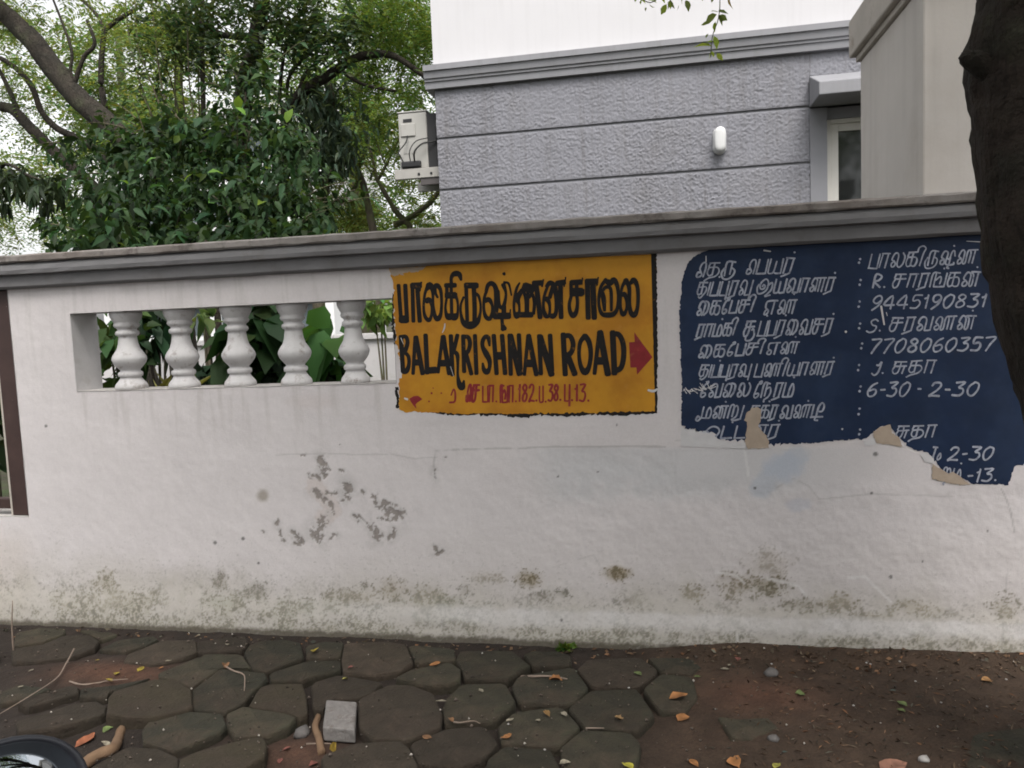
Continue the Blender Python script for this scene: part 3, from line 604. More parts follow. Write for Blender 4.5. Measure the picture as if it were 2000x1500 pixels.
st(S2, D, 62, (850, 195), (875, 790)); st(S2, D, 56, (950, 185), (895, 420)); st(S2, D, 56, (880, 430), (945, 480, 60), (955, 620, 40), (955, 800, 40), (985, 940, 80), (1025, 970, 80), (1048, 870, 26))
st(S2, D, 58, (1035, 195), (1050, 740)); st(S2, D, 58, (1045, 215), (1110, 220), (1138, 310), (1115, 420), (1060, 475, 70)); st(S2, D, 58, (1085, 490), (1160, 775))
st(S2, D, 58, (1212, 190), (1235, 770))
st(S2, D, 58, (1432, 350, 30), (1415, 235, 60), (1370, 212), (1328, 280), (1330, 370), (1380, 465, 80), (1430, 570, 66), (1430, 680, 50), (1390, 740, 80), (1345, 700, 60), (1330, 610, 30))
st(S2, D, 62, (1495, 190), (1538, 770)); st(S2, D, 64, (1620, 190), (1665, 770)); st(S2, D, 105, (1520, 500), (1640, 500))
st(S2, D, 60, (1733, 185), (1750, 780)); st(S2, D, 84, (1742, 195), (1885, 775)); st(S2, D, 60, (1872, 180), (1895, 700))
st(S2, E_, 48, (85, 185), (30, 755)); st(S2, E_, 66, (92, 185), (205, 755)); st(S2, E_, 100, (70, 590), (155, 590))
st(S2, E_, 58, (245, 185), (270, 745)); st(S2, E_, 84, (255, 200), (425, 755)); st(S2, E_, 62, (402, 180), (430, 700))
st(S2, E_, 70, (592, 165), (622, 755)); st(S2, E_, 66, (600, 195), (690, 195), (735, 300), (715, 420), (640, 490, 80)); st(S2, E_, 78, (670, 510), (762, 748))
st(S2, E_, 64, (908, 190, 70), (838, 290, 56), (822, 470, 50), (850, 640, 60), (910, 715, 90), (968, 630, 60), (992, 450, 60), (965, 280, 70), (908, 190, 70))
st(S2, E_, 54, (1115, 135), (1045, 740)); st(S2, E_, 84, (1125, 135), (1240, 750)); st(S2, E_, 100, (1085, 555), (1190, 555))
st(S2, E_, 78, (1308, 135), (1335, 740)); st(S2, E_, 70, (1310, 165), (1395, 175), (1455, 290), (1468, 470), (1430, 650), (1330, 700, 80))
parts.append(S2.build('lettering', M_blk, ys))
parts.append(poly_part('arrow', ragged([E_(x, y, .5) for x, y in [(1545, 285), (1628, 280), (1620, 140), (1885, 500), (1660, 755), (1652, 650), (1565, 650)]], .5, 5), .0018, M_red, ys))
parts.append(poly_part('paint_blob', ragged([D(x, y, .6) for x, y in [(225, 1145), (290, 1105), (360, 1100), (425, 1150), (350, 1200), (320, 1230), (335, 1295), (290, 1250), (255, 1200)]], .6, 3), .0018, M_red, ys))
# ---------------------------------------------------------------- a hand-painted stroke alphabet (unit box, y up from the baseline)
G = {}
def g(k, w, *s): G[k] = (w, s)
RA = [[(0, 0), (.05, 1)], [(.0, 1), (.48, 1)], [(.40, 1), (.36, 0)]]
g('aa', .5, *RA); g('ra', .5, *RA, [(.36, 0), (.2, -.08), (-.08, -.22)])
g('pa', .5, [(0, 1), (0, .05), (.02, 0), (.48, 0), (.5, .05), (.5, 1)]); g('pu', .55, [(0, 1), (0, .05), (.02, 0), (.48, 0)], [(.5, 1), (.5, -.32)])
g('ya', .72, [(0, 1), (0, .12), (.12, 0), (.30, .1), (.35, .85)], [(.33, .1), (.42, 0), (.68, 0), (.7, .05), (.7, 1)])
g('ma', .66, [(0, 1), (0, .05), (.03, 0), (.5, 0), (.62, .1), (.64, .55), (.48, .92), (.36, .6), (.35, .05)])
MU = [[(0.05, .95), (0.05, .05), (.08, 0), (.5, 0), (.62, .1), (.62, .55), (.48, .92), (.36, .6), (.35, .05)], [(.05, 0), (-.12, -.2), (-.28, -.1), (-.22, .15), (-.08, .1)]]
g('mu', .66, *MU)
LP = [(.16, .36), (.05, .25), (.08, .04), (.22, .02), (.30, .2), (.2, .42), (.06, .55)]
g('va', .78, LP+[(.12, .9), (.28, 1), (.44, .8), (.44, .05), (.48, 0), (.74, 0), (.77, .05), (.77, 1)])
g('vu', .9, LP+[(.12, .9), (.28, 1), (.44, .8), (.44, .05), (.48, 0), (.74, 0)], [(.82, 1), (.80, -.3)])
g('la', .8, LP+[(.12, .92), (.27, 1), (.38, .8), (.42, .2), (.56, 0), (.74, .2), (.78, .7), (.62, 1)])
KA = [[(.02, 1), (.58, 1)], [(.30, 1), (.30, .05)], [(.06, 1), (.05, .66), (.5, .66), (.64, .4), (.58, .05), (.42, 0), (.30, .12)], [(.05, .66), (0, .3), (.10, .0), (.28, .06)]]
g('ka', .66, *KA)
CA = [[(.02, 1), (.62, 1)], [(.08, 1), (.08, .66), (.66, .66)], [(.08, .66), (0, .3), (.10, 0), (.28, .1), (.34, .6), (.34, 1)]]
g('ca', .68, *CA); g('cu', .7, *CA, [(.55, .66), (.5, .0)]); g('cuu', .85, *CA, [(.2, .02), (.25, -.25), (.6, -.28), (.75, .1), (.62, .5), (.5, .4)])
TA = [[(.02, 1), (.58, 1)], [(.30, 1), (.30, .1)], [(.06, 1), (.05, .66), (.5, .66), (.66, .35), (.5, .02), (.15, -.12), (-.06, -.3)], [(.05, .66), (0, .3), (.14, .05), (.3, .15)]]
g('ta', .68, *TA); g('tu', .82, *TA[:2], [(.06, 1), (.05, .66), (.5, .66), (.6, .4), (.5, .05), (.3, -.2), (.15, -.1)], TA[3], [(.8, 1), (.76, 0)])
g('da', .56, [(0, 1), (0, .04), (.03, 0), (.55, 0)]); g('di', .85, [(0, 1), (0, .04), (.03, 0), (.8, 0)], [(.35, 0), (.38, .8), (.55, 1.12), (.72, .9), (.66, .45), (.42, .45)], [(.3, 0), (.3, -.28), (.5, -.3)])
g('e', .75, [(.25, .36), (.1, .3), (.08, .02), (.25, .02), (.3, .3), (.08, .5), (.06, .9), (.28, 1), (.76, 1)], [(.56, 1), (.54, 0)])
g('nna', 1.12, LP+[(.12, .9), (.25, 1), (.38, .8), (.38, .1), (.46, 0), (.54, .15), (.52, .8), (.62, 1), (.74, .8), (.74, .05)], [(.62, 1), (1.12, 1)], [(.98, 1), (.96, 0)])
g('na', .92, LP+[(.12, .9), (.25, 1), (.4, .8), (.42, .1), (.52, .0), (.6, .2), (.56, .8), (.4, 1), (.92, 1)], [(.8, 1), (.78, 0)])
g('lla', .95, LP+[(.12, .9), (.25, 1), (.38, .8), (.38, .05)], [(.2, 1), (.95, 1)], [(.6, 1), (.58, 0)], [(.84, 1), (.82, 0)])
g('rra', .7, [(0, 0), (.02, 1), (.25, 1), (.28, .1)], [(.27, .85), (.45, 1), (.6, .7), (.58, .2), (.45, 0), (.2, -.18), (.3, -.28)]); g('ru', .75, [(.2, 0), (.2, 1), (.68, 1)], [(.5, 1), (.48, .1)], [(.1, .6), (0, .2), (.15, -.18), (.45, -.22), (.68, 0), (.72, .4), (.5, .62)])
g('rru', .95, [(0, 0), (.02, 1), (.25, 1), (.28, .1)], [(.27, .85), (.45, 1), (.58, .7), (.55, .1), (.3, -.15), (.5, -.22), (.9, -.1)], [(.92, 1), (.86, -.1)])
g('nga', .8, [(0, 0), (.02, 1), (.42, 1)], [(.2, 1), (.22, .1), (.28, 0), (.78, 0)], [(.25, .5), (.45, .75), (.55, .5), (.5, .2)], [(.8, 1), (.78, 0)])
g('aaa', 1.0, [(.28, .5), (.38, .62), (.5, .48), (.38, .3), (.2, .35), (.12, .7), (.4, 1), (.64, .8), (.64, .3), (.42, .0), (.1, .02), (-.02, .4), (.05, .65)], [(.64, .55), (.9, .75), (.96, .3), (.75, -.05), (.62, -.22), (.95, -.12)])
g('sha', .9, LP+[(.12, .9), (.25, 1), (.38, .8), (.4, .05), (.85, .0), (.86, .15)], [(.42, .45), (.55, .4), (.62, .9), (.74, 1), (.85, .6)], [(.6, .5), (.58, 0), (.52, -.25), (.64, -.3)])
g('E', .46, [(.22, .3), (.06, .34), (.04, .04), (.2, .0), (.3, .2), (.12, .55), (.2, .95), (.38, 1), (.44, .6), (.42, 0)]); g('EE', .42, [(.22, 1.12), (.36, 1.2), (.34, 1.02), (.18, .95), (.06, .5), (.06, .1), (.2, 0), (.34, .15), (.3, .32), (.12, .3)])
g('AI', .78, LP+[(.12, .9), (.28, 1), (.44, .8), (.42, .1), (.34, 0)], [(.3, .95), (.5, 1), (.7, .8), (.7, .3), (.52, 0)])
g('I', .22, [(-.25, 1), (-.2, 1.3), (.02, 1.42), (.18, 1.25), (.12, .9), (.06, 0)])
g('nda', .72, [(0, 0), (.02, 1), (.42, 1)], [(.22, 1), (.22, .1)], [(.22, .6), (.45, .75), (.58, .4), (.48, .05), (.28, -.15), (.26, -.3)])
g('oo', .8, [(.2, .4), (.1, .25), (.2, .05), (.32, .2), (.22, .5), (.08, .7), (.3, 1), (.6, .95), (.76, .6), (.6, .15), (.3, 0)])
g('0', .62, [(.32, 1), (.08, .75), (.02, .35), (.16, 0), (.36, .02), (.56, .4), (.56, .85), (.36, 1), (.28, .98)]); g('1', .3, [(.02, .72), (.16, .8), (.2, 1), (.18, 0)])
g('2', .62, [(.08, .78), (.2, .98), (.45, .98), (.55, .78), (.4, .45), (.02, .02), (.2, .05), (.6, 0)]); g('3', .62, [(.05, 1), (.56, 1), (.25, .62), (.48, .55), (.55, .28), (.36, .0), (.0, .06)])
g('4', .66, [(.45, 0), (.42, 1), (.0, .32), (.62, .3)]); g('5', .62, [(.58, 1), (.15, 1), (.1, .58), (.4, .62), (.55, .35), (.4, .02), (.02, .04)])
g('6', .6, [(.5, 1), (.2, .8), (.02, .35), (.16, 0), (.42, .04), (.54, .32), (.4, .52), (.12, .4)]); g('7', .6, [(.02, .98), (.58, 1), (.36, .5), (.16, -.05)])
g('8', .6, [(.3, .55), (.1, .8), (.28, 1), (.5, .85), (.42, .62), (.12, .38), (.06, .1), (.28, 0), (.5, .15), (.48, .4), (.3, .55)]); g('9', .6, [(.5, .62), (.3, .42), (.08, .6), (.14, .92), (.4, 1), (.54, .75), (.45, .3), (.1, -.08)])
g('R', .7, [(.08, 0), (.1, 1), (.4, 1), (.55, .8), (.4, .55), (.12, .48), (.6, .02)]); g('S', .6, [(.55, .85), (.35, 1), (.12, .82), (.25, .55), (.5, .4), (.45, .08), (.2, -.05), (-.05, .05)])
g('J', .5, [(.2, .75), (.35, .7), (.48, 1), (.42, .2), (.2, -.05), (0, .1)]); g('T', .5, [(.05, 1), (.5, 1)], [(.28, 1), (.24, 0)]); g('o', .4, [(.2, .5), (.04, .2), (.18, 0), (.36, .2), (.3, .5), (.16, .5)])
g('-', .4, [(.08, .48), (.34, .48)]); g(' ', .3); g('U', .5, [(0, 1), (0, .05), (.4, 0)], [(.42, 1), (.42, 0)])
def write(S, tokens, x0, x1, top0, top1, base0, base1, w, slant=.25, wj=.12):
    """tokens between photo pixels x0..x1; '.' is a full stop, '*' the dot over the letter before it"""
    gap = .14; W = 0
    for t in tokens.split(','):
        if t == '*': continue
        W += (.22 if t == '.' else G[t][0])+gap
    sx = (x1-x0)/(W-gap+slant*.8); cx = 0.0; last = 0
    for t in tokens.split(','):
        u = (cx*sx)/(x1-x0); ht = (base0-top0)*(1-u)+(base1-top1)*u; bs = base0*(1-u)+base1*u; sl = slant*ht
        pos = lambda a, b: (x0+(cx+a)*sx+b*sl+random.gauss(0, .3), bs-b*ht+random.gauss(0, .3)-a*sx*.02)
        if t == '*':
            cx_ = cx; cx = last[0]; x, y = pos(last[1]*.72, 1.32); S.dot(x, y, w*.62); cx = cx_; continue
        if t == '.':
            x, y = pos(.08, .04); S.dot(x, y, w*.6); last = (cx, .2); cx += .22+gap; continue
        for s in G[t][1]:
            ww = w*random.uniform(1-wj, 1+wj); S.add([(*pos(a, b), ww*random.uniform(.85, 1.1)) for a, b in s], w, 4)
        last = (cx, G[t][0]); cx += G[t][0]+gap
def write_part(parent, mat, *r):
    S = Strokes(.0018); write(S, *r); return S.build('lettering', mat, parent)
for r in [('E,ca', 909, 936, 752, 751, 784, 784, 4.6, .1), ('pa,aa,.', 943, 972, 754, 753, 785, 785, 3.6, .0), ('nga,aa,.', 977, 1010, 754, 752, 786, 785, 3.8, .0),
      ('1,8,2,.', 1012, 1050, 751, 751, 784, 784, 4.0, .0), ('U,.', 1054, 1068, 754, 754, 785, 785, 3.6, .0), ('3,8,.', 1071, 1096, 752, 751, 783, 782, 4.2, .0), ('pu,.', 1103, 1120, 751, 751, 783, 783, 4.0, .0), ('1,3,.', 1123, 1152, 751, 751, 783, 784, 4.2, .0)]:
    parts.append(write_part(ys, M_red, *r))
S3 = Strokes(.0018)
S3.add([(878, 786, 4), (888, 784, 4), (889, 768, 4), (886, 760, 3), (881, 772, 3)], 4); 
parts.append(S3.build('lettering', M_red, ys))
for (x, y, r) in ((843, 768, 2.2), (838, 784, 1.8), (862, 768, 1.8), (846, 758, 1.3)):
    s = Strokes(.0018); s.dot(x, y, r); parts.append(s.build('paint_fleck', M_red, ys))
scr = Strokes(.0026)
scr.add([(869, 632, 2), (868, 640, 3), (864, 650, 1.5)], 2); scr.add([(790, 778, 3), (796, 780, 4)], 3); scr.add([(1266, 762, 4), (1276, 764, 5), (1284, 760, 4)], 3); scr.add([(783, 660, 1.5), (788, 672, 1)], 1.2); scr.add([(880, 716, 1), (886, 735, 1)], 1)
_o = scr.build('scratches', M_over, ys); _o['kind'] = 'stuff'; parts.append(_o)
for p in parts: p.data.transform(ys_shift)

# ---------------------------------------------------------------- the blue notice
bs = tag(empty('municipal_notice', (.7, -.006, 1.2)), 'dark blue painted notice with white handwritten lines and flaking lower edge on the wall', 'painted notice')
bs_shift = Matrix.Translation(Vector((-.7, .006, -1.2)))
parts = []
blue = [(1392, 486, 0), (2030, 447, 0), (2030, 904, 1.5), (2000, 905, 1.5), (1981, 912, 1.8), (1976, 930, 1.5), (1970, 947, .8), (1905, 945, 1.4), (1880, 935, 1.4), (1860, 925, 1.2), (1840, 920, 1.4), (1835, 912, 1.4), (1822, 898, 1.4), (1813, 884, 1.2), (1790, 879, 1.4),
        (1770, 870, 1.4), (1760, 858, 1.4), (1747, 844, 1.2), (1738, 830, .8), (1720, 833, .8), (1704, 846, .8), (1690, 856, 1.2), (1640, 860, 1.4), (1560, 866, 1.4), (1500, 868, 1.4), (1430, 860, 1.4), (1400, 856, 1.4), (1398, 848, 2), (1378, 841, 2.2), (1360, 844, 2.2), (1348, 836, 2), (1331, 831, 1.2),
        (1332, 760, .8), (1330, 700, .8), (1327, 640, .8), (1329, 585, .8), (1333, 545, .8), (1342, 516, .5), (1354, 502, .5), (1370, 493, .5)]
parts.append(poly_part('panel', ragged(blue, 1.0, 3.5), .0012, M_blu, bs))
def line(*runs):
    return runs
LN = [line(('E,ta,ru', 1359, 1440, 514, 512, 541, 538, 4.0), ('E,pa,ya,ra,*', 1456, 1554, 508, 503, 535, 533, 4.0), ('pa,aa,la,ka,I,ru,sha,*,nna', 1696, 1910, 496, 487, 524, 513, 3.8)),
      line(('tu,pa,*,pu,ra,vu', 1360, 1472, 552, 546, 577, 576, 4.0), ('aaa,ya,*,va,aa,lla,ra,*', 1477, 1632, 546, 542, 573, 568, 4.0), ('R,.', 1702, 1736, 537, 536, 562, 562, 4.2), ('ca,aa,ra,nga,*,ka,na,*', 1742, 1916, 536, 531, 562, 558, 3.8)),
      line(('AI,ka,EE,pa,ca,I', 1360, 1476, 589, 585, 616, 608, 4.2), ('e,nna,*', 1490, 1557, 588, 584, 614, 612, 4.0), ('9,4,4,5,1,9,0,8,3,1', 1700, 1930, 578, 574, 604, 599, 4.2)),
      line(('ra,aa,ma,*,ka,I', 1360, 1440, 634, 630, 658, 654, 4.2), ('cuu,pa,*,pa,ra,*,AI,va,ca,ra,*', 1451, 1628, 628, 622, 657, 650, 4.0), ('S,.', 1694, 1728, 624, 622, 648, 646, 4.2), ('ca,ra,va,nna,na,*', 1736, 1908, 621, 616, 647, 642, 3.8)),
      line(('AI,ka,EE,pa,ca,I', 1363, 1496, 675, 669, 699, 690, 4.2), ('e,nna,*', 1496, 1562, 670, 666, 692, 689, 3.8), ('7,7,0,8,0,6,0,3,5,7', 1697, 1946, 663, 659, 689, 684, 4.4)),
      line(('tu,pa,*,pu,ra,vu', 1364, 1470, 713, 711, 737, 735, 3.8), ('pa,nna,I,ya,aa,lla,ra,*', 1473, 1630, 711, 706, 736, 730, 3.8), ('J,.', 1702, 1734, 707, 706, 731, 729, 3.8), ('cu,ta,aa', 1742, 1831, 707, 703, 730, 728, 3.6)),
      line(('EE,va,AI,la', 1366, 1468, 750, 748, 776, 774, 4.2), ('EE,nda,ra,ma,*', 1470, 1553, 750, 746, 777, 774, 4.2), ('6,-,3,0', 1692, 1780, 748, 747, 774, 773, 4.4), ('-', 1788, 1802, 746, 746, 772, 772, 4.4), ('2,-,3,0', 1813, 1916, 748, 747, 774, 772, 4.4)),
      line(('mu,na,*,rru', 1368, 1454, 794, 792, 817, 816, 4.0), ('ca,ka,*,ra', 1463, 1520, 793, 791, 817, 816, 4.0), ('va,nna,*,di', 1522, 1614, 792, 790, 817, 813, 4.0)),
      line(('oo,da,*,da,na,ra,*', 1373, 1526, 834, 829, 857, 853, 4.0), ('cu,ta,aa', 1748, 1832, 833, 830, 856, 853, 3.6)),
      line(('T,o', 1816, 1840, 874, 873, 899, 898, 4.2), ('2,-,3,0', 1850, 1944, 874, 873, 899, 897, 4.4)),
      line(('rra,ma,*', 1838, 1878, 915, 914, 940, 940, 3.8), ('-,1,3,.', 1886, 1954, 917, 915, 941, 939, 4.4))]
for runs in LN:
    for r in runs: parts.append(write_part(bs, M_wht, *r[:7], r[7]*.84))
for (x, y0, y1) in ((1679, 506, 513), (1680, 547, 556), (1678, 589, 599), (1679, 632, 641), (1683, 671, 680), (1677, 713, 723), (1680, 755, 764), (1678, 798, 809), (1679, 839, 848)):
    cS = Strokes(.0018); cS.dot(x+1, y0, 2.4); cS.dot(x-1, y1, 2.6); parts.append(cS.build('colon', M_wht, bs))
wS = Strokes(.0026)
wS.add([(1379, 500, 1.5), (1379, 511, 2)], 2, 0); wS.add([(1492, 489, 3), (1505, 491, 2.5)], 3); wS.add([(1721, 598, 4), (1727, 634, 3)], 3.5); wS.add([(1731, 610, 1.5), (1733, 617, 1)], 1.2); wS.add([(1928, 474, 5), (1924, 490, 4), (1926, 504, 2)], 4); wS.add([(1888, 471, 1), (1926, 473, 2)], 1.5)
wS.add([(1926, 488, 2), (1934, 494, 2.5), (1932, 508, 2), (1926, 512, 2)], 2); wS.dot(1938, 513, 1.6); wS.dot(1652, 648, 2.4); wS.dot(1645, 838, 2)
for k in range(26):
    x = 1333+k*2.3+random.gauss(0, 1.5); wS.add([(x, 762+random.gauss(0, 3.5)-k*.28, 1), (x+random.uniform(3, 9), 764+random.gauss(0, 3.5)-k*.28, 1.8)], 1.6)
_o = wS.build('white_brush_marks', M_over, bs); _o['kind'] = 'stuff'; parts.append(_o)
for q, m in (([(1467, 797), (1480, 795), (1487, 800), (1486, 820), (1481, 833), (1494, 848), (1502, 862), (1502, 875), (1461, 877), (1455, 862), (1458, 842), (1459, 824), (1453, 821), (1458, 806)], M_tan),
             ([(1706, 850), (1706, 842), (1720, 834), (1739, 829), (1742, 846), (1756, 854), (1763, 872), (1735, 868), (1712, 866)], M_tan), ([(1821, 905), (1840, 917), (1852, 926), (1862, 921), (1872, 928), (1886, 940), (1897, 947), (1866, 946), (1820, 936)], M_tan)):
    parts.append(poly_part('flaked_patch', ragged([(*p, .8) for p in q], .8, 4), .0024, m, bs))
parts.append(poly_part('overpaint', ragged([(1330, 834, 1.5), (1350, 840, 2.2), (1378, 845, 2.2), (1396, 849, 2), (1402, 860, 1), (1440, 864, 1), (1456, 866, 0), (1456, 876, 0), (1330, 872, 0)], 1.6, 3), .0021, M_over, bs))
parts.append(poly_part('overpaint', ragged([(1796, 884, 1.2), (1812, 884, 1.2), (1824, 896, 1), (1822, 905, 0), (1806, 902, 0)], 1.2, 3), .0022, M_over, bs))
parts.append(poly_part('overpaint', ragged([(1686, 860, 1.2), (1704, 852, 1), (1712, 868, 0), (1690, 872, 0)], 1.2, 3), .0022, M_over, bs))
for p in parts: p.data.transform(bs_shift)
# ================================================================ THE HOUSE BEHIND
FY = 3.8
M_gtex = nmat('rough_cast_grey', (.245, .246, .272), .85, .08, 3, .5, 150, .006, spec=.2, grime=(.20, .195, .205), gscale=1.5, glo=.5, ghi=.8, streak=.5)
M_gsm = nmat('smooth_grey_paint', (.245, .246, .265), .75, .06, 5, .15, 60, .002)
M_corn = nmat('cornice_grey_paint', (.27, .27, .287), .7, .06, 4, .15, 60, .002, grime=(.19, .185, .19), gscale=3, glo=.58, ghi=.8, streak=.2)
M_white = nmat('house_white_paint', (.62, .61, .625), .8, .03, 2, .12, 70, .003, streak=.07)
house = tag(empty('house', (1, FY, 0)), 'modern house with grey rough cast lower wall, grey cornice and white upper wall', 'house')
def hp(o):  # parts are modelled in world coordinates; shift into the house's frame
    o.data.transform(Matrix.Translation(Vector((-1, -FY, 0)))); o.parent = house; return o
HX0, HX1 = -1.905, 6.5
Z1, Z2, ZCB, ZCT = 2.566, 3.024, 3.455, 3.648
WX0 = 1.30                                                # window surround starts here
# rough-cast bands with recessed grooves between them
def band(z0, z1, x0, x1):
    nx, nz = int((x1-x0)/.0075), max(3, int((z1-z0)/.0075))
    X, Z = np.meshgrid(np.linspace(x0, x1, nx), np.linspace(z0, z1, nz), indexing='ij')
    a = fbm(X, Z*1.0, 50, 3, 31); b = fbm(X, Z, 85, 2, 33); cz = fbm(X, Z, 2.5, 2, 34)
    rel = np.abs(a-.5)*2
    Y = FY-.0058*np.clip(1-rel*3.2, 0, 1)*(.5+b)*(.5+cz)-.005*(b-.5)
    edge = np.minimum(np.minimum(Z-z0, z1-Z)/.015, 1); Y = FY+.0*X+(Y-FY)*np.clip(edge, 0, 1)
    i, j = np.meshgrid(np.arange(nx-1), np.arange(nz-1), indexing='ij'); k = i*nz+j
    return hp(link('render_band', np_mesh('render_band', np.stack([X, Y, Z], -1).reshape(-1, 3), np.stack([k, k+nz, k+nz+1, k+1], -1).reshape(-1, 4), None, True), None, M_gtex))
gz = .011
for z0, z1 in ((1.2, Z1-gz), (Z1+gz, Z2-gz), (Z2+gz, ZCB)): band(z0, z1, HX0, WX0 if z0 < 3 else WX0+.0)
band(Z2+gz, ZCB, WX0+.002, HX1)
hp(box('masonry', (HX0, WX0, FY+.014, 9.5, -.1, ZCB), M_gsm)); hp(box('masonry', (WX0, HX1, FY+.3, 9.5, -.1, Z2), M_gsm)); hp(box('masonry', (WX0, HX1, FY+.014, 9.5, Z2, ZCB), M_gsm))
hp(box('render_band', (HX0, WX0, FY+.0, FY+.0139, -.1, 1.2), M_gtex))
hp(extrude_x('cornice', [(9.5, ZCB), (FY-.045, ZCB), (FY-.05, ZCB+.055), (FY-.062, ZCB+.06), (FY-.062, ZCB+.078), (FY-.075, ZCB+.085), (FY-.085, ZCB+.14), (FY-.10, ZCB+.145), (FY-.10, ZCT), (9.5, ZCT+.012)], HX0-.075, HX1, M_corn))
hp(box('upper_wall', (HX0-.0, HX1, FY-.005, 9.4, ZCT+.002, 7.2), M_white))
# window
M_frame = nmat('cream_frame', (.62, .60, .56), .5, .04, 6)
M_glass = bpy.data.materials.new('dark_glass'); M_glass.use_nodes = True
_b = M_glass.node_tree.nodes['Principled BSDF']; _b.inputs['Base Color'].default_value = (.012, .014, .014, 1); _b.inputs['Roughness'].default_value = .06; _b.inputs['Specular IOR Level'].default_value = .6
hp(box('window_surround', (WX0+.001, WX0+.135, FY-.012, FY+.30, .9, 3.0), M_gsm)); hp(box('window_surround', (WX0+.1355, HX1-.2, FY+.02, FY+.30, 2.91, 3.0), M_gsm)); hp(box('window_surround', (WX0+.1355, HX1-.2, FY-.012, FY+.30, .9, 1.1), M_gsm))
win = empty('window', (0, 0, 0)); win.parent = house
def wp(n, b, m, bev=.004):
    o = box(n, (b[0]-1, b[1]-1, b[2]-FY, b[3]-FY, b[4], b[5]), m, win, bev); return o
wp('frame', (WX0+.136, WX0+.172, FY+.03, FY+.12, 1.101, 2.909), M_frame); wp('frame', (WX0+.172, 3.6, FY+.03, FY+.12, 2.873, 2.909), M_frame)
wp('sash', (WX0+.173, WX0+.235, FY+.045, FY+.10, 1.101, 2.872), M_frame); wp('sash', (WX0+.2355, 3.6, FY+.045, FY+.10, 2.81, 2.872), M_frame); wp('sash', (2.4, 2.46, FY+.046, FY+.099, 1.101, 2.809), M_frame)
wp('pane', (WX0+.2352, 2.3995, FY+.065, FY+.075, 1.101, 2.8095), M_glass, 0); wp('pane', (2.4605, 3.6, FY+.065, FY+.075, 1.101, 2.8095), M_glass, 0)
# concrete hood over the window: sloping top, deep soffit
def hood(x0, x1):
    y1, y0 = FY-.018, FY-.40; zb, zf, zt = 3.008, 3.11, 3.26
    V = [(x0, y1, zb), (x1, y1, zb), (x1, y0, zb), (x0, y0, zb), (x0, y0, zf), (x1, y0, zf), (x1, y1, zt), (x0, y1, zt), (x0, y0+.03, zf+.012), (x1, y0+.03, zf+.012)]
    F = [(0, 1, 2, 3), (3, 2, 5, 4), (4, 5, 9, 8), (8, 9, 6, 7), (0, 3, 4, 8, 7), (1, 6, 9, 5, 2), (0, 7, 6, 1)]
    me = pyd('hood', V, F); import bmesh
    bm = bmesh.new(); bm.from_mesh(me); bmesh.ops.recalc_face_normals(bm, faces=bm.faces); bm.to_mesh(me); bm.free()
    o = link('window_hood', me, None, M_corn); bevel(o, .008); return hp(o)
hood(WX0-.003, 4.2)
# bulkhead lamp on the facade
M_lamp = nmat('white_lamp_plastic', (.66, .66, .66), .35, .02, 5, spec=.5)
lp = at(1405, 276, FY); lamp = tag(empty('wall_lamp', (lp[0], FY-.004, lp[2])), 'small white oval bulkhead lamp on the grey rough cast facade', 'wall lamp')
def capsule(name, w, h, d, mat, parent, y=0):
    n = 10; ring = []
    for k in range(2*n): 
        a = math.pi*k/(n-.0001) if k < n else math.pi+math.pi*(k-n)/(n-.0001)
        cx, cz = math.cos(a)*w/2, math.sin(a)*w/2; ring.append((cx, cz+(h/2-w/2)*(1 if k < n else -1)))
    V = []; F = []; m = len(ring)
    for (s, dd) in ((1, 0), (1, .55), (.93, .82), (.75, .96), (.35, 1)):
        for (x, z) in ring: V.append((x*s, y-dd*d, z*(1-(1-s)*w/h)))
    for r in range(4):
        for k in range(m): F.append((r*m+k, r*m+(k+1) % m, (r+1)*m+(k+1) % m, (r+1)*m+k))
    F.append(tuple(4*m+k for k in range(m))); return link(name, pyd(name, V, F, True), parent, mat)
capsule('base', .112, .225, .03, M_lamp, lamp); capsule('diffuser', .100, .212, .075, M_lamp, lamp, -.026)
# air conditioner outdoor unit on brackets, hung on the side wall of the house
M_ac = nmat('ac_metal', (.42, .41, .385), .5, .05, 6, grime=(.32, .30, .27), gscale=5, glo=.58, ghi=.75)
M_dark = nmat('dark_plastic', (.03, .03, .032), .6, .1, 10); M_cable = nmat('cable_rubber', (.025, .025, .025), .6, .1, 10); M_gcable = nmat('grey_cable', (.45, .45, .44), .6, .1)
ac = tag(empty('air_conditioner', (-2.1, 4.0, 2.80)), 'white air conditioner outdoor unit on brackets at the corner of the grey house', 'air conditioner')
def ap(n, b, m, bev=.006): return box(n, (b[0]+2.1, b[1]+2.1, b[2]-4.0, b[3]-4.0, b[4]-2.8, b[5]-2.8), m, ac, bev)
A0, A1, Y0, Y1, ZB, ZT = -2.31, -2.035, 3.93, 4.72, 2.80, 3.315
ap('casing', (A0, A1, Y0, Y1, ZB, ZT), M_ac, .012); ap('lid', (A0-.006, A1+.006, Y0-.006, Y1+.006, ZT+.0005, ZT+.014), M_ac, .005)
ap('condenser_coil', (A1+.0005, A1+.085, Y0+.01, Y1-.03, ZB+.01, ZT-.02), M_dark, 0); ap('badge', (A0+.05, A0+.135, Y0-.004, Y0-.0005, ZT-.085, ZT-.055), M_dark, .002)
ap('side_cover', (A0+.025, A0+.165, Y0-.012, Y0-.0005, ZT-.215, ZT-.10), M_ac, .006); ap('rating_label', (A0+.045, A0+.16, Y0-.003, Y0-.0005, ZT-.37, ZT-.26), nmat('grey_label', (.40, .39, .37), .6, .1, 60), 0); ap('valve_cover', (A0+.02, A0+.21, Y0-.04, Y0-.0005, ZB+.01, ZB+.07), M_dark, .012)
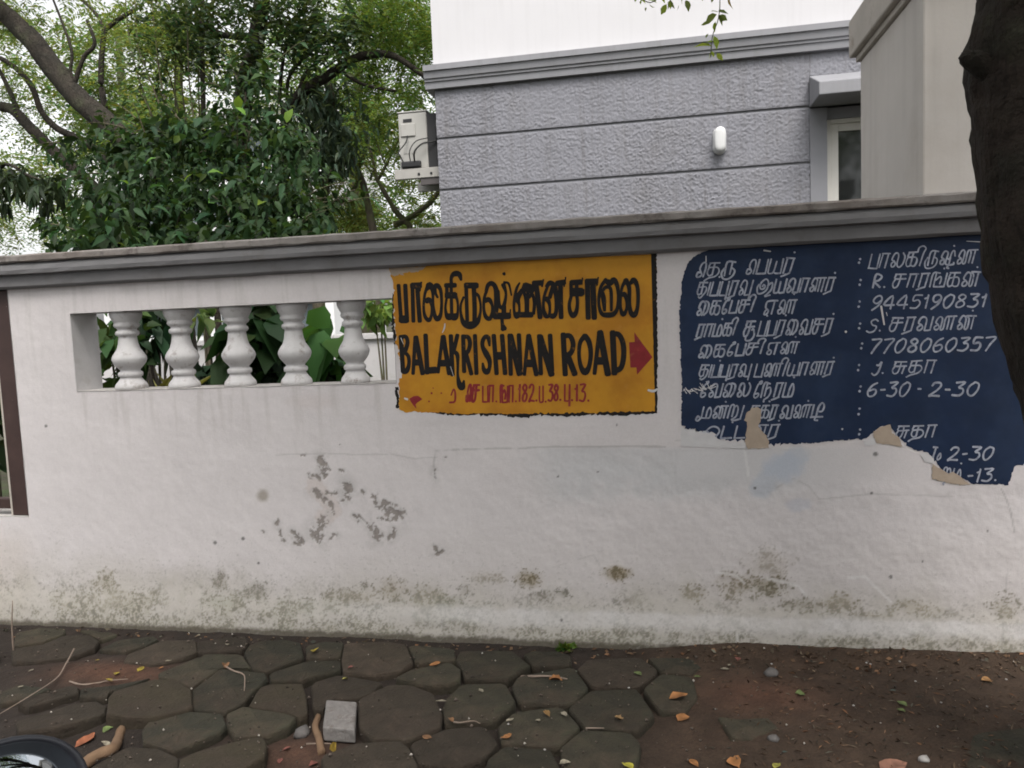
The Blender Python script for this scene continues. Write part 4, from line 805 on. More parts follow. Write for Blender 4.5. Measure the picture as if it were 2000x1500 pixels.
ap('bracket', (A0-.05, HX0-.001, Y0-.03, Y0+.02, ZB-.09, ZB-.0005), nmat('bracket_white', (.40, .385, .36), .6, .1, 10), .003); ap('bracket', (A0-.05, HX0-.001, Y1-.1, Y1-.05, ZB-.09, ZB-.0005), M_ac, .003); ap('brace', (A1-.08, HX0-.001, Y0-.02, Y0+.02, ZB-.155, ZB-.0905), nmat('bracket_dark', (.10, .09, .09), .6, .1, 10), .003)
for x in (A1-.10, A1+.02): ap('bolt', (x, x+.022, Y0-.036, Y0-.0305, ZB-.065, ZB-.043), M_dark, .004)
def cable(pts, r, m): 
    P = catmull(np.array(pts)-np.array([-2.1, 4.0, 2.8]), 6); return tubes('cable', [(P, r, 6, 0)], m, ac)
cable([(A0+.09, Y0-.015, ZT-.21), (A0+.08, Y0-.05, ZT-.28), (A0+.01, Y0-.06, ZT-.36), (A0+.015, Y0-.05, ZB+.13), (A0+.05, Y0-.03, ZB+.05)], .006, M_cable)
cable([(A0+.11, Y0-.03, ZB+.06), (A0+.12, Y0-.07, ZB+.15), (A0+.18, Y0-.05, ZB+.24), (A1+.02, Y0-.02, ZB+.27)], .005, M_cable)
cable([(A0+.15, Y0-.03, ZB+.06), (A0+.17, Y0-.08, ZB+.14), (A0+.24, Y0-.06, ZB+.21), (A1+.05, Y0-.02, ZB+.23), (HX0-.01, Y0+.02, ZB+.25)], .008, M_cable)
cable([(HX0-.012, Y0+.02, ZT+.02), (HX0-.03, Y0-.01, ZT-.12), (HX0-.02, Y0+.0, ZT-.25), (HX0-.012, Y0+.02, ZB+.1)], .007, M_gcable)
cable([(A0-.03, Y0-.032, ZB-.09), (A0-.02, Y0-.04, ZB-.15), (A0+.02, Y0-.04, ZB-.16), (A0+.05, Y0-.035, ZB-.10)], .004, M_cable)
# ---------------------------------------------------------------- beige pier with a projecting cap, standing just behind the wall
M_pier = nmat('pier_plaster', (.66, .615, .58), .85, .06, 2.5, .25, 60, .003, grime=(.57, .52, .475), gscale=2.2, glo=.5, ghi=.8, streak=.14)
M_pcap = nmat('pier_cap_plaster', (.52, .475, .43), .88, .12, 5, .3, 60, .003, grime=(.23, .17, .13), gscale=6, glo=.56, ghi=.75)
PY0 = WT+.085; p0 = at(1802, 376, PY0); PX0_ = p0[0]
d = ray(1681, 300); t = (PX0_-CAM[0])/d[0]; PY1 = CAM[1]+d[1]*t                 # far edge of its left side
q = CAM+ray(1675, 110)*((PX0_-.035-CAM[0])/ray(1675, 110)[0]); ZCAP = q[2]
pier = tag(empty('gate_pier', (PX0_+.6, PY0, 0)), 'tall beige plastered pier with a projecting cap rising behind the grey coping', 'pier')
def pp(n, b, m, bev=.006): return box(n, (b[0]-PX0_-.6, b[1]-PX0_-.6, b[2]-PY0, b[3]-PY0, b[4], b[5]), m, pier, bev)
pp('shaft', (PX0_, PX0_+1.2, PY0, PY1, -.1, ZCAP), M_pier, .008); pp('cap_moulding', (PX0_-.018, PX0_+1.22, PY0-.018, PY1+.018, ZCAP+.0005, ZCAP+.03), M_pcap, .005); pp('cap', (PX0_-.045, PX0_+1.245, PY0-.045, PY1+.045, ZCAP+.0305, ZCAP+.215), M_pcap, .008)
# ================================================================ TREES AND GARDEN PLANTS
def leafmat(name, transl=.4, rough=.5): return nmat(name, (.1, .2, .05), rough, 0, attr=True, transl=transl, spec=.35)
M_leaf = leafmat('leaf_green', .45, .55); M_gloss = nmat('leaf_glossy', (.1, .2, .05), .55, 0, attr=True, transl=.35, spec=.18)
M_bark = nmat('bark_grey_brown', (.044, .036, .028), .95, .45, 16, .9, 40, .02, col2=(.024, .021, .016), mixscale=8, grime=(.05, .052, .03), gscale=3, glo=.52, ghi=.7, bump2=(10, 1.0, .05, (3, 3, .6)))
M_bark2 = nmat('bark_mossy', (.10, .085, .06), .95, .3, 10, .8, 30, .015, col2=(.10, .11, .05), mixscale=6)
M_barkd = nmat('bark_dark', (.042, .030, .023), .95, .5, 18, 1.0, 40, .03, col2=(.026, .022, .016), mixscale=9, grime=(.05, .05, .03), gscale=3, glo=.55, ghi=.7, bump2=(9, 1.0, .05, (3, 3, .5)))
# leaf outlines: base at origin, tip at +x; a fold along the midrib
LEAF4 = np.array([[0, 0, 0], [.45, .5, .06], [1, 0, -.06], [.45, -.5, .06]]); F4 = np.array([[0, 2, 1, 1], [0, 3, 2, 2]])
LEAF7 = np.array([[0, 0, 0], [.22, .34, .07], [.55, .42, .06], [1, 0, -.12], [.55, -.42, .06], [.22, -.34, .07], [.5, 0, 0]])
F7 = np.array([[0, 6, 1, 1], [1, 6, 2, 2], [2, 6, 3, 3], [3, 6, 4, 4], [4, 6, 5, 5], [5, 6, 0, 0]])
def leaves(P, D, size, aspect, col, cvar=.25, tmpl=LEAF4, faces=F4, droop=.0, hue=.12):
    """P (n,3) bases, D (n,3) pointing directions -> V, F(tri), C"""
    n = len(P); D = D/(np.linalg.norm(D, axis=1)[:, None]+1e-9)
    up = np.array([0, 0, 1.0])+rng.normal(0, .55, (n, 3)); S = np.cross(D, up); S /= np.linalg.norm(S, axis=1)[:, None]+1e-9; U = np.cross(S, D)
    s = (size*rng.uniform(.65, 1.25, n))[:, None, None]; T = tmpl[None]
    V = P[:, None]+s*(D[:, None]*T[..., 0:1]+S[:, None]*T[..., 1:2]*aspect+U[:, None]*T[..., 2:3])
    if droop: V[..., 2] -= (T[..., 0]**2)*droop*s[..., 0]
    k = len(tmpl); F = (faces[None, :, :3]+(np.arange(n)*k)[:, None, None]).reshape(-1, 3)
    b = np.clip(1+rng.normal(0, cvar, (n, 1)), .35, 2.0); h = rng.normal(0, hue, (n, 1))
    c = np.array(col)[None]*b*np.concatenate([1+h*1.6, 1+0*h, 1-h], 1)
    return V.reshape(-1, 3), F, np.repeat(np.clip(c, .003, .6), k, 0)
def join(*L):
    o = 0; VV, FF, CC = [], [], []
    for V, F, C in L: VV.append(V); FF.append(F+o); CC.append(C); o += len(V)
    return np.vstack(VV), np.vstack(FF), np.vstack(CC)
def rdir(n, down=0.0):
    d = rng.normal(0, 1, (n, 3)); d[:, 2] -= down; return d/np.linalg.norm(d, axis=1)[:, None]
def ball(c, r, n, shell=.5):
    """points in an uneven ellipsoid"""
    d = rdir(n); rr = (shell+(1-shell)*rng.random(n)**.5)[:, None]; return np.array(c)+d*rr*np.array(r)
def fronds(centres, nf, L, nl, ls, col, cvar=.2, droop=.5, asp=.34):
    """feathery pinnate sprays round each twig centre: a frond carries nl pairs of small leaflets"""
    c = np.repeat(np.asarray(centres), nf, 0); n = len(c); d = rdir(n, .15); d[:, 2] *= .6
    t = np.linspace(.15, 1, nl); base = c+rng.normal(0, .12, c.shape)
    P = base[:, None]+d[:, None]*(t[None, :, None]*L*rng.uniform(.7, 1.2, n)[:, None, None]); P[..., 2] -= droop*L*(t**2)[None]
    side = np.cross(d, np.array([0, 0, 1.0])+rng.normal(0, .3, (n, 3))); side /= np.linalg.norm(side, axis=1)[:, None]+1e-9
    out = []
    for sgn in (-1, 1):
        Dd = (side*sgn)[:, None]*1.0+d[:, None]*.45+np.zeros((1, nl, 1)); Dd[..., 2] -= .25
        out.append(leaves(P.reshape(-1, 3), Dd.reshape(-1, 3), ls, asp, col, cvar))
    return join(*out)
def crown(name, data, mat, parent, off):
    V, F, C = data; o = link(name, np_mesh(name, V-np.array(off), F, C, True), parent, mat); return o
def limb_px(pts, y, r0, r1, seg=9, rough=.12, ys=None):
    """a limb drawn through photo pixels at depth y (or depths ys)"""
    ysv = ys if ys is not None else [y]*len(pts)
    P = np.array([at(a, b, q) for (a, b), q in zip(pts, ysv)]); Q = catmull(P, 6)
    return (Q, np.linspace(r0, r1, len(Q)), seg, rough)
def sub(spec, off): return (spec[0]-np.array(off), *spec[1:])
def tree(name, label, loc, cat='tree', group=None): return tag(empty(name, loc), label, cat, group)
def wood(name, specs, mat, parent, off):
    for s in specs: o = tubes(name, [sub(s, off)], mat, parent)
    return o
def boughs(pts_list):  # sample twig centres along pixel lines: (x0,y0,x1,y1,n,spread_px,y,yspread)
    out = []
    for (x0, y0, x1, y1, n, sp, y, ysp) in pts_list:
        for k in range(n):
            t = rng.random(); out.append(at(x0+(x1-x0)*t+rng.normal(0, sp), y0+(y1-y0)*t+rng.normal(0, sp), y+rng.normal(0, ysp)))
    return np.array(out)

# --- 1: the leaning tree whose heavy limbs rise out of the shrub towards the street
y1 = 5.2; p = at(330, 420, y1); L1 = (p[0], y1, 0)
t1 = tree('leaning_tree', 'leaning tree with heavy dark limbs rising out of the broad leaved shrub', L1)
g0 = (at(345, 470, y1)[0], y1, -.1)
def with_base(spec, base):  # carry a limb down to the ground
    Q = np.vstack([np.linspace(np.array(base), spec[0][0], 6)[:-1], spec[0]]); return (Q, np.r_[np.full(5, spec[1][0]*1.12), spec[1]], spec[2], spec[3])
wood('trunk', [with_base(limb_px([(330, 400), (290, 320), (200, 232), (150, 190), (95, 120), (45, 60), (-30, -10), (-120, -110)], y1, .145, .10, 12), g0)], M_bark, t1, L1)
wood('limb', [limb_px([(210, 238), (150, 180), (150, 150), (165, 110), (185, 85), (170, 40)], y1, .035, .018), limb_px([(150, 172), (138, 140), (140, 100), (120, 40), (100, -10)], y1, .022, .012)], M_bark, t1, L1)
wood('limb', [with_base(limb_px([(180, 360), (130, 318), (100, 290), (60, 250), (25, 215), (-10, 205), (-60, 190)], y1+.6, .075, .06), (at(300, 470, y1+.6)[0], y1+.6, 0)), limb_px([(40, 230), (20, 180), (0, 140), (-30, 90)], y1+.6, .035, .02), limb_px([(230, 330), (170, 280), (110, 250), (80, 215), (60, 165), (20, 125), (-30, 100)], y1+1, .05, .03)], M_bark, t1, L1)
tw = boughs([(-40, 30, 110, 60, 8, 30, y1+1.5, .6), (-60, 120, 60, 160, 8, 26, y1+1.2, .5), (170, 40, 300, 60, 8, 36, y1+1, .5), (-30, 180, 90, 230, 4, 24, y1+2, .5), (-160, -60, 120, -40, 14, 40, y1, .6)])
crown('crown', fronds(tw, 12, .42, 11, .060, (.105, .155, .045)), M_leaf, t1, L1)
# --- 2: the tall straight tree in the middle with a long limb reaching towards the house
y2 = 6.4; p = at(470, 300, y2); L2 = (p[0], y2, 0)
t2 = tree('tall_tree', 'tall dark trunked tree with a long arched limb reaching towards the grey house', L2)
wood('trunk', [with_base(limb_px([(468, 330), (470, 240), (480, 160), (500, 80), (512, 0), (520, -120)], y2, .125, .09, 12), (at(468, 470, y2)[0], y2, -.1))], M_bark, t2, L2)
wood('limb', [with_base(limb_px([(560, 215), (590, 180), (640, 148), (690, 115), (730, 106), (765, 108), (800, 128), (850, 165)], y2+.2, .075, .03), (at(500, 470, y2)[0], y2+.1, .2))], M_bark, t2, L2)
wood('limb', [limb_px([(583, 178), (600, 140), (640, 105), (662, 88), (680, 60)], y2+.2, .028, .012), limb_px([(560, 195), (565, 150), (600, 108), (640, 80), (680, 66)], y2+.3, .025, .01), limb_px([(545, 200), (550, 140), (560, 90), (590, 45), (600, 0)], y2+.3, .028, .012), limb_px([(662, 135), (690, 155), (720, 168), (775, 178)], y2+.1, .028, .018)], M_bark, t2, L2)
wood('limb', [limb_px([(500, 75), (470, 72), (430, 66), (390, 40)], y2, .05, .03), limb_px([(398, 240), (396, 160), (394, 60), (396, -30)], y2+.3, .035, .028), limb_px([(205, 215), (197, 150), (203, 70), (215, 50), (260, 20)], y2+.4, .042, .03), limb_px([(203, 60), (190, 30), (150, -10)], y2+.4, .03, .018)], M_bark, t2, L2)
for x0, x1, y0_ in ((290, 250, 60), (325, 300, 40), (338, 345, 70), (356, 352, 30), (372, 366, 60), (384, 392, 90), (312, 270, 90), (345, 318, 120)):
    wood('aerial_root', [limb_px([(x0+14, 320), (x0+6, 230), ((x0+x1)/2, 150), (x1, y0_), (x1-6, y0_-90)], y2+rng.uniform(-.3, .6), .014, .008, 6)], M_bark2, t2, L2)
tw = boughs([(300, -10, 520, 30, 26, 30, y2, .5), (260, 60, 420, 70, 16, 26, y2+.6, .5), (520, 20, 700, 40, 20, 28, y2, .5), (560, 60, 680, 100, 8, 24, y2+.2, .4), (420, 90, 520, 120, 7, 22, y2-.2, .3)])
c1 = fronds(tw, 8, .36, 6, .105, (.036, .062, .026), .3, .7, .42)
crown('crown', c1, M_leaf, t2, L2)
tw = boughs([(690, 40, 830, 30, 26, 24, y2+1.4, .6), (640, 170, 840, 150, 14, 22, y2+1.2, .5), (740, 60, 850, 90, 10, 16, y2+.8, .4), (600, 220, 760, 250, 16, 24, y2+1.2, .5), (640, -20, 850, -10, 16, 24, y2+1, .5)])
crown('outer_crown', fronds(tw, 13, .42, 12, .060, (.105, .17, .04), .25), M_leaf, t2, L2)
# --- 3: forked slender tree in front of the pale sky beside the air conditioner
y3 = 9.0; p = at(760, 440, y3); L3 = (p[0], y3, 0)
t3 = tree('forked_tree', 'slender forked tree showing beneath the air conditioner', L3)
wood('trunk', [with_base(limb_px([(800, 440), (775, 415), (765, 400), (745, 365), (735, 345), (725, 300), (705, 240)], y3, .05, .02), (at(815, 470, y3)[0], y3, 0)), limb_px([(770, 440), (800, 425), (835, 400), (862, 370), (890, 350)], y3, .05, .035), limb_px([(738, 352), (750, 330), (765, 300), (785, 260), (800, 220)], y3, .03, .012)], M_bark2, t3, L3)
wood('limb', [limb_px([(752, 320), (740, 290), (730, 260), (740, 220)], y3, .018, .008), limb_px([(766, 296), (790, 280), (830, 262)], y3, .016, .008), limb_px([(735, 340), (715, 325), (700, 300)], y3, .016, .008), limb_px([(842, 395), (846, 365), (858, 330)], y3, .02, .01), limb_px([(765, 400), (780, 408), (800, 410)], y3, .012, .006)], M_bark2, t3, L3)
tw = boughs([(690, 230, 780, 240, 12, 18, y3+.4, .4), (790, 350, 850, 355, 9, 12, y3+.3, .3), (660, 330, 720, 300, 5, 14, y3+.6, .4), (800, 420, 860, 430, 10, 12, y3+.8, .4), (690, 400, 730, 430, 8, 14, y3+.8, .4)])
crown('crown', fronds(tw, 10, .42, 10, .075, (.15, .215, .055), .22), M_leaf, t3, L3)
# --- 4: mossy trunked tree right of the shrub
y4 = 7.0; p = at(640, 440, y4); L4 = (p[0], y4, 0)
t4 = tree('mossy_tree', 'tree with two mossy grey trunks and drooping blue green leaves beside the shrub', L4)
wood('trunk', [with_base(limb_px([(615, 445), (628, 400), (636, 350), (640, 300), (650, 220), (640, 160)], y4, .085, .05, 10), (at(612, 470, y4)[0], y4, -.1))], M_bark2, t4, L4)
wood('trunk', [with_base(limb_px([(728, 445), (718, 400), (708, 355), (690, 315), (672, 280), (655, 240)], y4+.4, .055, .035, 9), (at(734, 470, y4+.4)[0], y4+.4, -.1)), limb_px([(700, 330), (712, 300), (720, 270)], y4+.4, .03, .02), limb_px([(640, 420), (690, 370), (700, 350)], y4+.4, .03, .03)], M_bark2, t4, L4)
tw = boughs([(590, 210, 690, 250, 26, 18, y4-.3, .3), (610, 270, 680, 320, 20, 16, y4-.3, .3), (590, 300, 640, 330, 8, 14, y4-.2, .3), (600, 190, 660, 200, 8, 16, y4, .3)])
P = np.repeat(tw, 26, 0)+rng.normal(0, .14, (len(tw)*26, 3)); Dd = rdir(len(P), 1.1)
crown('crown', leaves(P, Dd, .13, .36, (.052, .080, .052), .3, LEAF7, F7, .3, .05), M_gloss, t4, L4)
tw = boughs([(640, 350, 690, 420, 9, 16, y4+.8, .4), (590, 400, 700, 440, 12, 16, y4+1, .4)])
crown('lower_crown', fronds(tw, 9, .36, 10, .07, (.13, .17, .045), .22), M_leaf, t4, L4)
# --- 5: the dense broad-leaved shrub just behind the wall
y5 = 2.6; p = at(370, 470, y5); L5 = (p[0], y5, 0)
sh = tree('broad_leaved_shrub', 'dense dark green broad leaved shrub rising behind the white wall', L5, 'shrub')
blobs = [(370, 430, 210, 60, 2.3, 900), (430, 370, 150, 70, 2.6, 800), (300, 340, 120, 60, 2.7, 520), (490, 290, 110, 60, 2.9, 460), (400, 265, 80, 45, 3.0, 170), (230, 400, 70, 60, 2.6, 260), (540, 400, 70, 60, 2.4, 380), (200, 290, 90, 34, 3.0, 190), (480, 205, 60, 50, 3.1, 120), (560, 300, 40, 40, 2.9, 130), (620, 420, 30, 30, 2.5, 60), (320, 270, 70, 40, 3.0, 160), (500, 150, 40, 30, 3.2, 20), (270, 470, 140, 30, 2.1, 300), (500, 460, 110, 25, 2.1, 300)]
LL = []
for (bx, by, rx, ry, yy, n) in blobs:
    th = rng.uniform(0, 2*np.pi, n); n = int(n*1.15); th = rng.uniform(0, 2*np.pi, n); r = np.sqrt(rng.random(n))*1.12*(1+.25*np.sin(th*3+bx)); px = bx+np.cos(th)*r*rx; py = by+np.sin(th)*r*ry; yv = yy+rng.normal(0, .26, n)
    P = np.array([at(a, b, c) for a, b, c in zip(px, py, yv)]); keep = P[:, 1] > .45; P = P[keep]
    Dd = rdir(len(P), .35); Dd[:, 1] -= .45
    LL.append(leaves(P, Dd, .105*rng.choice([.75, 1.0, 1.25]), .55, (.022, .047, .017), .42, LEAF7, F7, .35, .07))
    k = len(P)//3; LL.append(leaves(P[:k]+rng.normal(0, .08, (k, 3)), rdir(k, .3), .062, .5, (.036, .068, .026), .35, LEAF7, F7, .3, .08))
P = np.array([at(x, y, 2.0) for x, y in ((515, 395), (465, 215), (480, 225), (555, 250), (560, 240), (340, 280), (285, 320), (360, 355), (435, 340), (415, 395), (520, 330), (210, 440), (250, 360))])
LL.append(leaves(P, np.array([[.25, -.5, .5]]*len(P))+rng.normal(0, .5, (len(P), 3)), .12, .6, (.10, .18, .03), .3, LEAF7, F7, .2, .08))
sprig_pts = []
for k in range(64):                                       # leafy sprigs that break the outline
    bx, by, rx, ry, yy, n = blobs[int(rng.integers(0, len(blobs)))]; a = rng.uniform(-.3, math.pi+.3); s0 = at(bx+math.cos(a)*rx*.75, by-math.sin(a)*ry*.75, yy)
    d = np.array([math.cos(a)*.8, rng.normal(-.2, .4), abs(math.sin(a))*.9+.15]); d /= np.linalg.norm(d); Ls = rng.uniform(.25, .5); t = np.linspace(.1, 1, 9)
    P = s0+d*(t*Ls)[:, None]; P[:, 2] -= .12*t**2; sprig_pts.append(P); side = np.cross(d, [0, 1, 0]); sg = np.where(np.arange(9) % 2 == 0, 1, -1)[:, None]
    LL.append(leaves(P, d*.5+side*sg*.8+rng.normal(0, .25, (9, 3)), rng.choice([.07, .09, .12]), .5, (.035, .068, .022), .35, LEAF7, F7, .35, .07))
crown('foliage', join(*LL), M_gloss, sh, L5)
tubes('sprigs', [(P-np.array(L5), np.linspace(.006, .003, 9), 5, 0) for P in sprig_pts], M_bark2, sh)['kind'] = 'stuff'
for (x0, xt, yt, yy) in ((330, 300, 330, 2.6), (390, 440, 300, 2.7), (430, 480, 180, 3.0), (460, 540, 380, 2.5), (300, 230, 380, 2.6)):
    b = at(x0, 520, yy); q = at(xt, yt, yy); wood('stem', [(catmull(np.array([[b[0], yy, -.05], [b[0]*.6+q[0]*.4, yy, q[2]*.5], q]), 6), np.linspace(.018, .008, 13), 7, .1)], M_barkd, sh, L5)
# --- 6: compound dark leaves hanging at the left and a fan palm behind them
y6 = 3.2; p = at(60, 470, y6); L6 = (p[0], y6, 0)
u = tree('umbrella_leaved_tree', 'small tree with dark compound leaves hanging in front of the white sky gap', L6)
b = at(-60, 470, y6); wood('stem', [(catmull(np.array([[b[0], y6, -.05], [b[0], y6, 1.2], at(-10, 350, y6), at(60, 345, y6), at(110, 370, y6)]), 6), np.linspace(.03, .007, 25), 7, .1)], M_bark, u, L6)
tw = boughs([(-60, 330, 60, 350, 30, 16, y6, .25), (30, 350, 120, 370, 20, 14, y6, .2), (60, 390, 110, 380, 9, 10, y6-.1, .15), (-40, 380, 20, 390, 10, 12, y6, .2)]); tw = np.vstack([tw, [at(80, 425, y6-.1), at(96, 405, y6-.1), at(120, 385, y6-.1), at(85, 405, y6-.1)]])
P = np.repeat(tw, 8, 0); Dd = rdir(len(P), 1.0); crown('foliage', leaves(P, Dd, .115, .36, (.028, .045, .022), .3, LEAF7, F7, .5, .06), M_gloss, u, L6)
y7 = 8.5; p = at(-60, 470, y7); L7 = (p[0], y7, 0)
pm_ = tree('fan_palm', 'pale fan palm standing behind the hanging dark leaves', L7, 'palm')
wood('trunk', [(np.array([[0, 0, -.1], [.03, 0, 1.5], [0, 0, at(-60, 330, y7)[2]]])+np.array(L7), np.array([.09, .08, .06]), 9, .1)], M_bark2, pm_, L7)
FD = []
for k in range(14):
    c = at(-50+rng.normal(0, 24), rng.choice([310, 330, 350])+rng.normal(0, 10), y7+rng.normal(0, .25)); d = rdir(1, -.1)[0]
    n = 18; ang = np.linspace(-1.2, 1.2, n); s = np.cross(d, [0, 0, 1.0]); s /= np.linalg.norm(s); 
    Dd = d[None]*np.cos(ang)[:, None]+s[None]*np.sin(ang)[:, None]; FD.append(leaves(np.repeat(c[None], n, 0), Dd, .52, .07, (.13, .18, .10), .2, LEAF4, F4, .3, .04))
crown('fronds', join(*FD), M_leaf, pm_, L7)
# --- 7: farther feathery trees closing the view
def far_tree(label, px, y, tips, col, trunk, nf=11, L=.8, ls=.15, nl=8, name='feathery_tree'):
    p = at(px, 450, y); loc = (p[0], y, 0); t = tree(name, label, loc)
    wood('trunk', [with_base(limb_px(trunk, y, .16, .07, 9), (at(trunk[0][0], 480, y)[0], y, -.1))], M_bark2, t, loc)
    crown('crown', fronds(boughs(tips), nf, L, nl, ls, col, .22), M_leaf, t, loc); return t
far_tree('far feathery light green tree seen behind the leaning limbs', 120, 14, [(0, 60, 250, 90, 22, 44, 14, 1), (100, 160, 330, 190, 28, 40, 14, 1), (10, 280, 180, 260, 14, 34, 14, 1), (150, 230, 330, 250, 26, 30, 13.5, .8), (100, 330, 200, 420, 10, 26, 14.5, .8)], (.125, .185, .06), [(250, 440), (255, 300), (240, 180), (230, 60)])
far_tree('far feathery tree with yellowish green crown seen around the aerial roots', 330, 16, [(250, 40, 430, 110, 20, 36, 16, 1), (260, 180, 420, 220, 22, 34, 16, 1), (400, 130, 600, 200, 16, 36, 16, 1), (200, 250, 420, 290, 18, 30, 15, 1)], (.14, .195, .055), [(350, 440), (352, 300), (350, 150), (360, 20)])
far_tree('far feathery tree filling the gap between the arched limb and the house', 720, 15, [(560, 60, 850, 60, 30, 40, 15, 1), (590, 150, 850, 200, 26, 34, 15, 1), (620, 250, 770, 290, 14, 26, 15, 1), (600, 420, 860, 440, 22, 16, 15, 1), (660, 350, 740, 380, 5, 22, 15, .8)], (.105, .185, .05), [(705, 440), (690, 300), (700, 150), (720, 20)])
far_tree('pale feathery tree low over the coping near the gate', 60, 11, [(-40, 400, 60, 470, 9, 16, 11, .5), (60, 440, 190, 470, 8, 14, 11, .5), (-60, 330, 60, 380, 7, 20, 11.5, .6), (120, 380, 200, 430, 5, 18, 12, .6)], (.13, .19, .07), [(-60, 470), (-58, 420), (-40, 380), (-30, 330)], 9, .6, .10, 9)
# --- 8: seen through the balusters: big-leaved plants, thin stems, a low white wall, a pot
def clump(label, px, py, y, n, size, col, r, name='garden_plant', asp=.7, down=.3, mat=None):
    c = at(px, py, y); loc = (c[0], y, 0); t = tree(name, label, loc, 'plant')
    P = ball(c, r, n, .2); P = P[P[:, 1] > .3]
    crown('foliage', leaves(P, rdir(len(P), down)+np.array([0, -.5, 0]), size, asp, col, .3, LEAF7, F7, .35, .08), mat or M_gloss, t, loc)
    for k in range(3):
        q = ball(c, np.array(r)*.5, 1, .1)[0]; wood('stem', [(np.array([[c[0]+rng.normal(0, .05), y, -.02], [(c[0]+q[0])/2, y, q[2]*.5], q]), np.array([.014, .011, .006]), 6, 0)], M_bark2, t, loc)
    return t
clump('light green leafy plant behind the first baluster from the gate', 225, 670, 1.2, 90, .13, (.045, .085, .025), (.18, .25, .3)); clump('large dark green leafy plant filling the middle of the balustrade', 515, 670, 1.0, 120, .2, (.018, .045, .016), (.2, .2, .34), 'garden_plant', .7)
clump('bright green big leaved plant between the last two balusters', 632, 680, .7, 34, .2, (.06, .14, .035), (.12, .12, .14), 'garden_plant', .75); clump('dark low plant under the bright big leaved plant', 640, 735, .9, 60, .22, (.022, .055, .02), (.2, .15, .1), 'garden_plant', .6); clump('dark tall plant behind the second baluster gap', 300, 640, 1.5, 70, .16, (.02, .045, .02), (.14, .2, .24), 'garden_plant', .6); clump('dark ground plant at the foot of the twin stems', 425, 735, 1.1, 50, .16, (.016, .035, .016), (.24, .15, .08), 'garden_plant', .6)
clump('sparse pale green plant near the opening top', 395, 625, 1.3, 16, .14, (.09, .14, .05), (.12, .1, .06))
clump('dark leafy plant seen past the brown gate frame', -30, 760, 1.6, 260, .16, (.025, .05, .02), (.35, .3, .6)); clump('bright shrub over the low white garden wall', 745, 602, 3.6, 90, .11, (.12, .2, .05), (.22, .2, .14))
c = at(318, 705, .8); gs = tag(empty('grass_clump', (c[0], .8, 0)), 'dry yellow green grass clump between the first two balusters', 'grass clump')
n = 130; P = np.repeat(np.array([[c[0], .8, 0.72]]), n, 0)+rng.normal(0, .03, (n, 3)); Dd = rng.normal(0, .35, (n, 3))+np.array([0, 0, 1.0]); crown('blades', leaves(P, Dd, .55, .035, (.17, .17, .06), .25, LEAF7, F7, .35, .05), M_leaf, gs, (c[0], .8, 0))
M_pot = nmat('blue_plastic', (.02, .035, .11), .4, .1, 5); M_stand = nmat('planter_stone', (.35, .33, .31), .9, .15, 10)
pot = tag(empty('plant_pot', (c[0], .8, .40)), 'blue plastic pot holding the dry grass clump', 'pot')
lathe('body', [(.08, 0), (.11, .28), (.12, .30), (.12, .33), (.105, .33), (.10, .30), (.0, .29)], M_pot, pot, 20); pl = tag(box('planter_ledge', (c[0]-.5, c[0]+.4, .62, 1.0, 0, .398), M_stand, None, .01), 'low grey stone ledge carrying the blue pot', 'ledge')
tt = tree('twin_stem_tree', 'thin tree with two dark stems standing behind the balustrade', (at(415, 680, 1.6)[0], 1.6, 0))
lo = tuple(tt.location); wood('trunk', [(catmull(np.array([[at(408, 760, 1.6)[0], 1.6, -.05], at(408, 700, 1.6), at(404, 600, 1.6), at(406, 540, 1.6), at(402, 470, 1.7)]), 5), np.linspace(.028, .010, 21), 8, .1)], M_barkd, tt, lo); wood('trunk', [(catmull(np.array([[at(435, 760, 1.6)[0], 1.6, -.05], at(432, 700, 1.6), at(424, 600, 1.6), at(428, 540, 1.6), at(440, 470, 1.7)]), 5), np.linspace(.032, .010, 21), 8, .1)], M_barkd, tt, lo)
M_gw = nmat('garden_wall_white', (.62, .60, .60), .8, .06, 4, grime=(.4, .38, .36), gscale=4, glo=.55, ghi=.8)
gw = tag(empty('garden_wall', (-4, 6.6, 0)), 'low white garden wall with a coping seen through the balustrade', 'wall'); box('wall_face', (-6, 1.9, 0, .2, -.1, 1.18), M_gw, gw, .005); box('coping', (-6.05, 1.95, -.05, .25, 1.1805, 1.26), M_gw, gw, .01)
# --- 9: pale apartment building far behind the foliage at the left
M_far = nmat('far_white_wall', (.72, .72, .72), .8, .05, .5)
ab = tag(empty('apartment_block', (-22, 36, 0)), 'pale apartment block showing through the leaves at the far left', 'building')
box('wall', (-9, 5, 0, 8, 0, 13), M_far, ab, 0); box('parapet', (-9.3, 5.3, -.3, 8.3, 13.001, 13.7), M_far, ab, 0)
M_fw = nmat('far_window', (.10, .12, .13), .2, .1, 2)
for fz in range(4):
    for fx in range(6):
        w = box('window', (-8.2+fx*2.2, -7.0+fx*2.2, -.04, -.002, 1.2+fz*3.1, 2.7+fz*3.1), M_fw, ab); box('window_hood', (-8.4+fx*2.2, -6.8+fx*2.2, -.5, -.003, 2.75+fz*3.1, 2.85+fz*3.1), M_far, ab)
